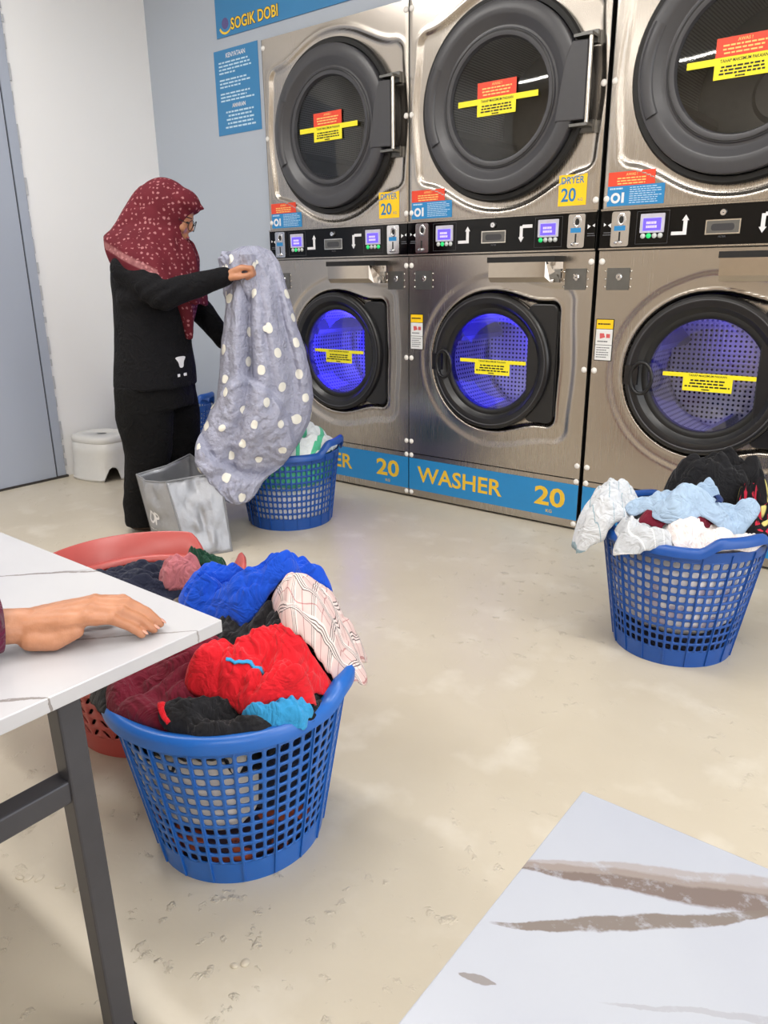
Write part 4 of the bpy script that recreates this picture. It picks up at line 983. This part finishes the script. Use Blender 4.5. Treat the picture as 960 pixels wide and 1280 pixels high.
def vv(T, x0, y0, x1, y1, bow, hw, st, rgb=vein): return loc1(x0, y0, T) + loc1(x1, y1, T) + (bow, hw, st, rgb)
marb1 = marble_mat('marble_laminate_left', [vv(T1, -1.245, .526, -1.06, .70, .004, .004, .8), vv(T1, -1.30, .47, -1.14, .645, -.004, .003, .5), vv(T1, -.86, .32, -.805, .375, 0, .0035, .8), vv(T1, -.96, .43, -.80, .60, .003, .003, .6)], (192, 192, 196))
marb2 = marble_mat('marble_laminate_right', [vv(T2, -.235, .474, .12, .66, -.006, .015, .95, (112, 98, 92)), vv(T2, -.25, .465, .10, .655, .008, .010, .7, (150, 140, 136)), vv(T2, -.216, .412, -.05, .555, -.008, .008, .95, (118, 108, 102)), vv(T2, -.215, .355, -.19, .365, 0, .004, .8), vv(T2, -.12, .40, .2, .52, .02, .004, .25)], (172, 176, 186))
for T, mm in ((T1, marb1), (T2, marb2)): [c for c in T.children if c.name.startswith('table_top')][0].data.materials.append(mm)

# ================================================================ HAND ON THE TABLE
sk = NT('skin'); v = sk.coords(); f = sk.noise(v, 28, 4); f2 = sk.noise(v, 160, 3); w_ = sk.noise(sk.coords(scale=(1, 1, 1)), 420, 2)
sk.set(Base_Color=sk.mix(sk.ramp(f, .3, .72), srgb(172, 116, 84), srgb(192, 136, 104)), Roughness=.45); sk.b.inputs['Subsurface Weight'].default_value = .12; sk.b.inputs['Subsurface Radius'].default_value = (.012, .005, .003); sk.b.inputs['Subsurface Scale'].default_value = .5
sk.bump(sk.math('ADD', sk.math('MULTIPLY', f2, .6), sk.math('MULTIPLY', w_, .3)), .35, .002); M['skin'] = sk.m
M['nail'] = plain('fingernail', (214, 160, 140), .25); M['sleeve'] = cloth_mat('maroon_sleeve', (92, 26, 54))
fw = Vector((.62, .785, 0)).normalized(); wd = Vector((fw.y, -fw.x, 0)); heel = Vector((-.945, .432, ZT + .001))
t = thing('person', 'seated person out of view, brown hand resting flat on the table, maroon sleeve', 'person', tuple(heel), math.atan2(fw.y, fw.x)); t.scale = (.87, .87, .87)
# local: x along the fingers, -y towards the camera (little finger side), z up
F = {'index': [(.090, .026, .054), (.131, .028, .051), (.156, .028, .034), (.174, .028, .013)], 'middle': [(.094, .009, .058), (.139, .010, .053), (.167, .010, .034), (.186, .010, .0115)],
     'ring': [(.089, -.008, .053), (.131, -.008, .047), (.158, -.008, .030), (.177, -.008, .0105)], 'little': [(.081, -.0225, .047), (.118, -.022, .042), (.142, -.0215, .027), (.160, -.021, .0098)]}
FR = {'index': (.0125, .0098, .0088, .0076), 'middle': (.013, .0102, .009, .0078), 'ring': (.0125, .0098, .0086, .0075), 'little': (.0115, .0088, .0078, .0068)}
mb = MB()
for k_, pts in F.items():
    mb.chain(pts, FR[k_]); wr = (-.012, pts[0][1] * .55, .040); mb.chain([wr, tuple((Vector(wr) * .45 + Vector(pts[0]) * .55)), pts[0]], (.019, .0165, FR[k_][0]))
    mb.ball((pts[0][0], pts[0][1], pts[0][2] + .003), .0115); mb.ball((pts[1][0], pts[1][1], pts[1][2] + .0008), FR[k_][1] * 1.07)
mb.chain([(-.002, -.019, .024), (.030, -.025, .0195), (.064, -.025, .030)], (.021, .0175, .012)); mb.chain([(.002, .022, .022), (.04, .028, .026), (.075, .022, .034)], (.021, .018, .013))
mb.chain([(.012, .028, .026), (.052, .046, .022), (.085, .052, .014), (.104, .048, .010)], (.018, .0125, .0105, .0085))
mb.chain([(-.012, 0, .040), (-.05, -.010, .046), (-.10, -.030, .053), (-.26, -.110, .080)], (.0255, .0265, .030, .037)); mb.chain([(-.012, -.012, .036), (-.06, -.026, .044), (-.12, -.05, .052)], (.020, .022, .026)); mb.chain([(-.012, .013, .040), (-.06, .002, .046), (-.12, -.02, .053)], (.020, .022, .026))
hm = remeshed(mb, .0026, 5, 'hand')
def handwr(co):
    d = 0
    for k_, pts in F.items():
        for j, off in ((1, .0), (2, .0)):
            p = Vector(pts[j]); q = co - p
            if q.length < .016 and q.z > 0: d += .0005 * math.sin(q.x * 1700) * (1 - q.length / .016)
    return d + .0006 * mnoise.noise(co * 130)
displace(hm, handwr)
bd = obj('body', hm, 'skin', t)
for k_, pts in F.items():
    a, b = Vector(pts[2]), Vector(pts[3]); dv_ = (b - a).normalized(); up = Vector((0, 1, 0)).cross(dv_) * -1
    if up.z < 0: up = -up
    c = b + up * (FR[k_][3] * .90) + dv_ * .001; R_ = Matrix((dv_, Vector((0, 1, 0)), up)).transposed()
    obj('fingernail', MB().ball(c, (.0062, .0052, .0012), 14, 8, R_).mesh('fingernail', True), 'nail', bd)
mb = MB(); pts = [Vector((-.047 - .30 * q, -.012 - .148 * q, .052 + .045 * q)) for q in [i / 24 for i in range(25)]]
mb.tube(pts, [.044 + .012 * (i / 24) + .0022 * math.sin(i * 1.9) for i in range(25)], 28, cap=False)
sm = mb.mesh('sleeve', True); displace(sm, lambda c: .004 * mnoise.noise(c * 24)); o = obj('sleeve', sm, 'sleeve', t); solid(o, .004, -1)

# ================================================================ WOMAN
rh = Vector((.78858, .61493, 0)); PW = Vector((-2.9186, 1.9510, 0))
t = thing('person', 'woman in black clothes and maroon flowered headscarf lifting a dotted blanket', 'person', tuple(PW), math.atan2(rh.y, rh.x))
M['tunic'] = cloth_mat('black_tunic', (13, 13, 17), .9); M['trouser'] = cloth_mat('black_trousers', (8, 8, 10), .9)
for k_ in ('tunic', 'trouser'): M[k_].node_tree.nodes['Principled BSDF'].inputs['Sheen Weight'].default_value = 0
hj = NT('maroon_flowered_scarf'); v = hj.coords(); vo = hj.n('ShaderNodeTexVoronoi', None, Vector=v, Scale=52.0, Randomness=.5); nz = hj.noise(v, 130, 2)
sepz = hj.n('ShaderNodeSeparateXYZ'); hj.t.links.new(v, sepz.inputs[0]); hem = hj.math('ADD', sepz.outputs[2], hj.math('MULTIPLY', hj.math('SUBTRACT', sepz.outputs[0], .1), .5))
fl = hj.ramp(hj.math('ADD', vo.outputs['Distance'], hj.math('MULTIPLY', hj.math('SUBTRACT', nz, .5), .75)), .30, .22)
base = hj.mix(hj.noise(v, 12, 2), srgb(84, 24, 34), srgb(106, 34, 45)); fl = hj.math('MULTIPLY', fl, hj.math('MAXIMUM', hj.ramp(hem, 1.150, 1.155), hj.ramp(sepz.outputs[0], .22, .24)))
col = hj.mix(hj.math('MULTIPLY', fl, .65), base, srgb(190, 130, 134)); band = hj.math('MULTIPLY', hj.math('MULTIPLY', hj.ramp(hem, 1.152, 1.158), hj.ramp(hem, 1.186, 1.178)), hj.math('LESS_THAN', sepz.outputs[0], .2)); col = hj.mix(hj.math('MULTIPLY', band, hj.math('MULTIPLY', hj.noise(v, 70, 3), .75)), col, srgb(186, 134, 134))
hj.set(Base_Color=col, Roughness=.8); hj.b.inputs['Specular IOR Level'].default_value = .2; hj.bump(hj.noise(v, 30, 3), .25, .005); M['hijab'] = hj.m
M['hijab_plain'] = cloth_mat('maroon_scarf_border', (112, 36, 48))

# skeleton in her own frame: x = the way she faces, y = away from the camera, z up
shR, elR, wrR = (.055, -.138, 1.135), (.215, -.215, 1.035), (.470, -.150, 1.112)
shL, elL, wrL = (.085, .150, 1.165), (.270, .215, .945), (.392, .130, .812)
body = MB()
head_c = Vector((.222, .0, 1.352)); hrot = Matrix.Rotation(math.radians(22), 3, 'Y')
body.ball(head_c, (.088, .072, .108), 28, 18, hrot)
body.ball(head_c + hrot @ Vector((.030, 0, -.055)), (.056, .052, .060), 20, 12, hrot)            # jaw
body.ball(head_c + hrot @ Vector((.089, 0, -.022)), (.013, .0105, .016), 14, 10, hrot); body.capsule(head_c + hrot @ Vector((.080, 0, .012)), head_c + hrot @ Vector((.094, 0, -.025)), .006, .009)   # nose
body.ball(head_c + hrot @ Vector((.080, 0, -.056)), (.011, .022, .007), 14, 8, hrot); body.ball(head_c + hrot @ Vector((.078, 0, -.067)), (.011, .020, .007), 14, 8, hrot)
body.ball(head_c + hrot @ Vector((.072, 0, -.094)), (.016, .022, .016), 14, 8, hrot)                # chin
for s_ in (-1, 1): body.ball(head_c + hrot @ Vector((.058, s_ * .036, -.030)), (.024, .022, .024), 14, 8, hrot); body.ball(head_c + hrot @ Vector((.0, s_ * .072, -.01)), (.014, .008, .026), 10, 8, hrot)
body.capsule((.150, 0, 1.17), (.195, 0, 1.28), .052, .048)
body.loft([(.08, 0, .60, .10, .15), (.09, 0, .75, .11, .16), (.10, 0, .90, .095, .135), (.105, 0, 1.05, .11, .15), (.095, 0, 1.17, .09, .16), (.12, 0, 1.225, .05, .08)])
body.chain([shR, elR, wrR], (.046, .036, .024)); body.chain([shL, elL, wrL], (.046, .036, .024))
legR = [(.055, -.085, .66), (.045, -.080, .36), (-.005, -.085, .06)]; legL = [(.105, .085, .66), (.135, .090, .36), (.150, .095, .06)]
for lg in (legR, legL): body.chain(lg, (.085, .055, .036)); a = Vector(lg[2]); body.chain([a + Vector((-.03, 0, -.025)), a + Vector((.08, 0, -.032)), a + Vector((.155, 0, -.042))], (.034, .030, .018))
# right hand: fist closed on the cloth; left hand: lower, fingers in the cloth
def fist(wr, d, up, side, s=1.0):
    wr, d, up, side = Vector(wr), Vector(d).normalized(), Vector(up).normalized(), Vector(side).normalized()
    P = lambda a, b, c: tuple(wr + (d * a + side * b + up * c) * s)
    for k_, b in enumerate((-.030, -.010, .010, .028)):
        ln = (.98, 1.05, 1.0, .85)[k_]
        body.chain([P(-.01, b * .5, 0), P(.065, b, .010)], (.017, .0125)); body.chain([P(.065, b, .010), P(.065 + .036 * ln, b, -.004), P(.065 + .034 * ln, b, -.032), P(.058 + .012 * ln, b, -.038)], (.0115, .0098, .009, .008))
    body.chain([P(.01, -.030, -.012), P(.045, -.045, -.020), P(.080, -.040, -.026), P(.098, -.026, -.028)], (.015, .0115, .0098, .008))
fist(wrR, (.93, .02, .30), (-.3, -.30, .93), (0, 1, .1)); fist(wrL, (.70, -.25, -.66), (.5, .2, .6), (0, -1, 0), .95)
bm_ = remeshed(body, .0052, 4, 'body'); bd = obj('body', bm_, 'skin', t)
for s_ in (-1, 1):
    e = head_c + hrot @ Vector((.079, s_ * .030, -.004)); obj('eye', MB().ball(e, (.008, .012, .0045), 12, 8, hrot).mesh('eye', True), 'print_black', bd)
    obj('eyebrow', MB().capsule(head_c + hrot @ Vector((.083, s_ * .014, .016)), head_c + hrot @ Vector((.070, s_ * .046, .016)), .003, .002).mesh('eyebrow', True), 'print_black', bd)
obj('lips', MB().ball(head_c + hrot @ Vector((.0885, 0, -.0615)), (.006, .017, .0065), 12, 8, hrot).mesh('lips', True), plain('lips', (168, 92, 84), .4), bd)
gl = MB()
for s_ in (-1, 1):
    c = head_c + hrot @ Vector((.096, s_ * .032, -.010)); gl.tube([c + hrot @ Vector((-.006 * abs(math.cos(a)) * (1 if s_ * math.cos(a) > 0 else 0), .026 * math.cos(a), .021 * math.sin(a))) for a in [2 * PI * k / 24 for k in range(25)]], .0016, 6, cap=False)
    gl.tube([head_c + hrot @ Vector((.090, s_ * .058, -.006)), head_c + hrot @ Vector((.0, s_ * .080, .0))], .0016, 6)
gl.tube([head_c + hrot @ Vector((.098, -.008, -.006)), head_c + hrot @ Vector((.098, .008, -.006))], .0016, 6)
obj('glasses', gl.mesh('glasses', True), 'print_black', t)
# tunic
tu = MB()
tu.loft([(.085, 0, .650, .172, .212), (.088, 0, .70, .168, .208), (.092, 0, .82, .158, .196), (.098, 0, .95, .156, .190), (.098, 0, 1.08, .148, .192), (.090, 0, 1.15, .132, .185), (.095, 0, 1.20, .100, .150), (.115, 0, 1.24, .062, .085)], 48)
tu.chain([(.060, -.10, 1.165), shR, elR, (.455, -.155, 1.105)], (.055, .066, .060, .042)); tu.chain([(.07, .13, 1.16), shL, elL, (.372, .142, .832)], (.070, .072, .056, .041))
tu.capsule((.07, -.13, 1.02), (.15, -.17, 1.06), .07, .06)
tm = remeshed(tu, .0075, 5, 'tunic')
def fold(c):
    d = .006 * mnoise.noise(Vector((c.x * 7, c.y * 7, c.z * 3.2))) + .004 * mnoise.noise(Vector((c.x * 16, c.y * 16, c.z * 9)))
    a = Vector(elR); q = c - a
    if q.length < .15: d += .0055 * math.sin((q.x * .6 - q.z) * 120) * (1 - q.length / .15)
    return d
displace(tm, fold); obj('tunic', tm, 'tunic', t)
# trousers
tr_ = MB(); tr_.loft([(.085, 0, .56, .150, .19), (.085, 0, .62, .150, .19), (.085, 0, .70, .140, .18)], 40)
for lg, rr in ((legR, (.115, .098, .082)), (legL, (.115, .10, .085))):
    a, b, c = [Vector(p) for p in lg]; tr_.loft([(c.x - .005, c.y, .030, rr[2] * .95, rr[2] * .9), (c.x, c.y, .12, rr[2], rr[2] * .95), (b.x, b.y, .36, rr[1] * 1.04, rr[1]), ((a.x + b.x) / 2, a.y, .52, rr[0] * 1.08, rr[0]), (a.x, a.y, .66, rr[0] * 1.05, rr[0])], 32)
pm = remeshed(tr_, .0075, 4, 'trousers'); displace(pm, lambda c: .007 * mnoise.noise(Vector((c.x * 8, c.y * 8, c.z * 4))) + .004 * mnoise.noise(c * 18)); obj('trousers', pm, 'trouser', t)
for lg in (legR, legL):
    a = Vector(lg[2]); sh = MB().chain([a + Vector((-.035, 0, -.022)), a + Vector((.07, 0, -.030)), a + Vector((.150, 0, -.036))], (.038, .036, .024)); obj('sandal', remeshed(sh, .007, 3, 'sandal'), plain('sandal', (70, 54, 46), .7), t)
# headscarf
hs = MB()
hs.ball(head_c + Vector((-.028, 0, .022)), (.120, .100, .122), 32, 20, hrot)
hs.ball(head_c + Vector((.055, 0, .055)), (.075, .078, .050), 24, 14, Matrix.Rotation(math.radians(30), 3, 'Y')); hs.chain([(.265, 0, 1.412), (.318, 0, 1.394), (.352, 0, 1.376)], (.046, .026, .010))
_b = len(hs.v)
hs.loft([(.150, 0, 1.085, .190, .222), (.140, 0, 1.13, .196, .222), (.125, 0, 1.18, .186, .200), (.125, 0, 1.23, .165, .165), (.150, 0, 1.29, .130, .115), (.170, 0, 1.35, .118, .100)], 48)
for k_ in range(_b, len(hs.v)):
    x_, y_, z_ = hs.v[k_]; hs.v[k_] = (x_, y_, z_ - .50 * (x_ - .10) * ss(1.33, 1.15, z_) + .02)
hs.capsule((.035, 0, 1.255), (.140, 0, 1.40), .082, .075); hs.capsule((-.0, -.06, 1.24), (.09, -.03, 1.36), .045, .05); hs.capsule((-.0, .06, 1.24), (.09, .03, 1.36), .045, .05)
hs.loft([(.262, -.035, .85, .014, .014), (.262, -.035, .885, .020, .022), (.255, -.035, .94, .038, .045), (.250, -.03, 1.02, .055, .075), (.248, -.015, 1.10, .068, .105), (.245, 0, 1.18, .072, .11), (.235, 0, 1.255, .062, .075)], 32)
hs.ball((.262, -.036, .885), (.022, .024, .014))
cutf = MB().ball(head_c + hrot @ Vector((.088, 0, -.030)), (.052, .060, .074), 28, 18, hrot)
hmesh = remeshed(hs, .0062, 6, 'headscarf', cutf)
def hfold(c):
    d = .003 * mnoise.noise(c * 14)
    if c.z < 1.33: d += .005 * math.sin(math.atan2(c.y, c.x - .15) * 11 + c.z * 14) * ss(1.33, 1.2, c.z)
    return d
displace(hmesh, hfold); obj('headscarf', hmesh, 'hijab', t)
# printed motif on the tunic front
tb = BVHTree.FromPolygons([v_.co for v_ in tm.vertices], [tuple(p.vertices) for p in tm.polygons])
def decal(name, poly, c, n, mat, parent):
    c, n = Vector(c), Vector(n).normalized(); sx = n.cross(Vector((0, 0, 1))).normalized() * -1; mb = MB()
    for (x, z) in poly:
        hit = tb.ray_cast(c + sx * x + Vector((0, 0, z)) + n * .3, -n); mb.v.append(tuple((hit[0] if hit[0] else c) + n * .0015))
    mb.f.append(tuple(range(len(poly)))); return obj(name, mb, mat, parent)
dn = Vector((.78, -.62, 0))
decal('white_print', [(.028 * math.cos(a) * (1 + .3 * math.sin(3 * a)), .024 * math.sin(a) + .006 * math.cos(2 * a)) for a in [2 * PI * k / 20 for k in range(20)]], (.235, -.10, .765), dn, 'print_white', t)
decal('white_print', [(-.03, .006), (.03, .006), (.03, -.006), (-.03, -.006)], (.235, -.10, .705), dn, 'print_white', t)

# ================================================================ DOTTED BLANKET
t = thing('quilted_blanket', 'grey quilted blanket with white dots held up by the woman', 'blanket', tuple(PW + rh * .53), math.atan2(rh.y, rh.x))
bk = NT('grey_quilted_cloth'); v = bk.coords(); q1 = bk.noise(v, 16, 4, .6); q2 = bk.noise(v, 48, 3, .6)
bk.set(Base_Color=bk.mix(q2, srgb(146, 149, 170), srgb(176, 178, 196)), Roughness=.7); bk.b.inputs['Specular IOR Level'].default_value = .3; bk.bump(bk.math('ADD', q1, bk.math('MULTIPLY', q2, .6)), .9, .02); M['quilt'] = bk.m
M['dot'] = plain('cream_dot', (232, 230, 220), .75, 0, .02)
# rows: height, left, right (x in her frame), depth half size; y centre
rows = [(1.225, .515, .585, .020, -.05), (1.205, .465, .635, .040, -.05), (1.160, .440, .665, .050, -.055), (1.10, .450, .685, .058, -.07), (1.00, .440, .712, .075, -.09), (.90, .425, .735, .088, -.10), (.80, .405, .765, .10, -.10), (.70, .392, .785, .11, -.10), (.60, .372, .790, .115, -.10), (.50, .325, .770, .12, -.10), (.42, .300, .730, .12, -.10), (.36, .300, .690, .115, -.10), (.32, .315, .655, .10, -.10), (.29, .328, .60, .09, -.11), (.25, .352, .565, .08, -.12), (.215, .385, .545, .06, -.13), (.192, .425, .520, .04, -.14), (.182, .455, .495, .015, -.14)]
EDGE1 = [(.28, .50), (.34, .56), (.40, .625), (.455, .70), (.50, .722), (.56, .69), (.62, .665), (.665, .61), (.70, .52), (.715, .40), (.73, .20)]
EDGE2 = [(.26, .52), (.30, .49), (.34, .44), (.40, .375), (.46, .325), (.52, .30), (.58, .295), (.64, .32)]
def interp(rows, z):
    zs = [r[0] for r in rows][::-1]; return [float(np.interp(z, zs, [r[k] for r in rows][::-1])) for k in range(1, 5)]
mb = MB(); nz_, na = 210, 280; ox = .53; ZB = .182
for j in range(nz_ + 1):
    z = 1.225 - (1.225 - ZB) * j / nz_; l, r, dp, yc = interp(rows, z); dn_ = (1.225 - z)
    for i in range(na):
        a = 2 * PI * i / na; amp = .95 * ss(.02, .22, dn_) * (1 - .6 * ss(.45, .75, dn_)); ca_ = math.cos(a)
        k = 1 + amp * (.9 * abs(math.sin(3.5 * ca_ + .6 + .5 * dn_)) - .45 + .4 * (abs(math.sin(6.5 * ca_ + 1.9 - .8 * dn_)) - .5)) * abs(math.sin(a)) ** .5
        nn = .010 * mnoise.noise(Vector((ca_ * 3, math.sin(a) * 3, z * 9))) + .007 * mnoise.noise(Vector((ca_ * 8, math.sin(a) * 8, z * 24)))
        x = (l + r) / 2 + (r - l) / 2 * ca_ * (1 + nn * 2); y = yc + (dp * k + nn) * math.sin(a)
        if math.sin(a) < .15:
            w_ = ss(.15, -.25, math.sin(a)); wob = .012 * mnoise.noise(Vector((x * 14, 3, 0)))
            e1 = np.interp(x, [p[0] for p in EDGE1], [p[1] for p in EDGE1]) + wob; e2 = np.interp(x, [p[0] for p in EDGE2], [p[1] for p in EDGE2]) + wob
            s1, s2 = ss(e1 + .004, e1 - .012, z), ss(e2 + .004, e2 - .012, z); puff1 = math.sin(PI * min(1, max(0, (e1 - z) / .32))); puff2 = math.sin(PI * min(1, max(0, (e2 - z) / .24)))
            fw1 = .012 * abs(mnoise.noise(Vector((x * 9 + z * 7, z * 11 - x * 6, 4)))) + .010 * abs(mnoise.noise(Vector((x * 20, z * 24, 9))))
            y -= w_ * (s1 * (.050 + .03 * puff1 + 1.5 * fw1) + s2 * (.050 + .03 * puff2))
        mb.v.append((x - ox, y, z))
for j in range(nz_):
    for i in range(na): i2 = (i + 1) % na; mb.f.append((j * na + i, j * na + i2, (j + 1) * na + i2, (j + 1) * na + i))
mb.f.append(tuple(reversed(range(na)))); mb.f.append(tuple(nz_ * na + i for i in range(na)))
main = mb
def lump(secs, seed, seg=90, nst=60, amp=.012):
    """folded roll of blanket: sections (x, y, z, half width in x, half depth in y) swept down"""
    mb = MB(); zs = [s[2] for s in secs]; ts = np.linspace(0, 1, len(secs)); sec = np.array(secs)
    for j in range(nst + 1):
        q = j / nst; c = [float(np.interp(q, ts, sec[:, k])) for k in range(5)]
        for i in range(seg):
            a = 2 * PI * i / seg; n_ = amp * mnoise.noise(Vector((math.cos(a) * 2.2, math.sin(a) * 2.2, q * 5 + seed))) + amp * .6 * mnoise.noise(Vector((math.cos(a) * 6, math.sin(a) * 6, q * 13 + seed)))
            mb.v.append((c[0] - ox + (c[3] + n_) * math.cos(a), c[1] + (c[4] + n_) * math.sin(a), c[2]))
    for j in range(nst):
        for i in range(seg): i2 = (i + 1) % seg; mb.f.append((j * seg + i, j * seg + i2, (j + 1) * seg + i2, (j + 1) * seg + i))
    mb.f.append(tuple(reversed(range(seg)))); mb.f.append(tuple(nst * seg + i for i in range(seg))); return mb
back = lump([(.452, -.06, 1.205, .012, .02), (.450, -.05, 1.18, .030, .05), (.452, -.04, 1.10, .032, .055), (.460, -.04, 1.0, .030, .05), (.48, -.04, .93, .02, .03)], 5)
grip = lump([(.545, -.125, 1.205, .012, .02), (.548, -.13, 1.19, .030, .04), (.550, -.135, 1.16, .030, .030), (.548, -.135, 1.13, .026, .028), (.548, -.13, 1.09, .036, .036), (.548, -.12, 1.04, .034, .03), (.548, -.11, 1.0, .02, .015)], 12, amp=.006)
parts = [('hanging_body', main), ('top_fold', back), ('gripped_fold', grip)]
meshes = []
for nm, m_ in parts:
    me = m_.mesh(nm, True); meshes.append((nm, me))
def dots(me, parent, seed, spacing=.098, rad=.0205):
    """round printed spots laid on the cloth surface, each one a part"""
    rs = random.Random(seed); bv = BVHTree.FromPolygons([v_.co for v_ in me.vertices], [tuple(p.vertices) for p in me.polygons]); pol = list(me.polygons); rs.shuffle(pol); chosen = []
    for p in pol:
        c = p.center
        if abs(p.normal.z) > .85 or p.area > .01: continue
        if any((c - q).length < spacing for q in chosen): continue
        chosen.append(c.copy()); n_ = p.normal; a = (Vector((0, 0, 1)) - n_ * n_.z).normalized(); b_ = n_.cross(a); rr = rad * rs.uniform(.85, 1.1); out = MB()
        for rk, cnt in ((0, 1), (.5, 10), (1, 20)):
            for i in range(cnt):
                g_ = 2 * PI * i / cnt; h = bv.find_nearest(c + (a * math.cos(g_) + b_ * math.sin(g_)) * rr * rk); out.v.append(tuple(h[0] + h[1] * .0018))
        for i in range(10): i2 = (i + 1) % 10; o0, o1, o2 = 11 + 2 * i, 12 + 2 * i, 11 + (2 * i + 2) % 20; out.f += [(0, 1 + i, 1 + i2), (1 + i, o0, o1), (1 + i, o1, 1 + i2), (1 + i2, o1, o2)]
        obj('dot', out.mesh('dot', True), 'dot', parent)
for k_, (nm, me) in enumerate(meshes): dots(me, obj(nm, me, 'quilt', t), 60 + k_)

# small blisters in the floor paint
fl_ = bpy.data.objects['floor']; rd = random.Random(9)
for (x, y) in ((-1.278, .478), (-1.262, .487), (-1.245, .50), (-1.196, .514), (-1.165, .53), (-.80, .60), (-.79, .615), (-.95, .45)):
    o = obj('floor_blister', MB().ball((0, 0, 0), (rd.uniform(.007, .011), rd.uniform(.005, .008), .003), 12, 8).mesh('floor_blister', True), 'floor', fl_, (x, y, .0005), (0, 0, rd.uniform(0, 3)))

for o in bpy.data.objects:
    if o.name.split('.')[0] in ('small_print', 'heading_print', 'digits'): o['kind'] = 'stuff'
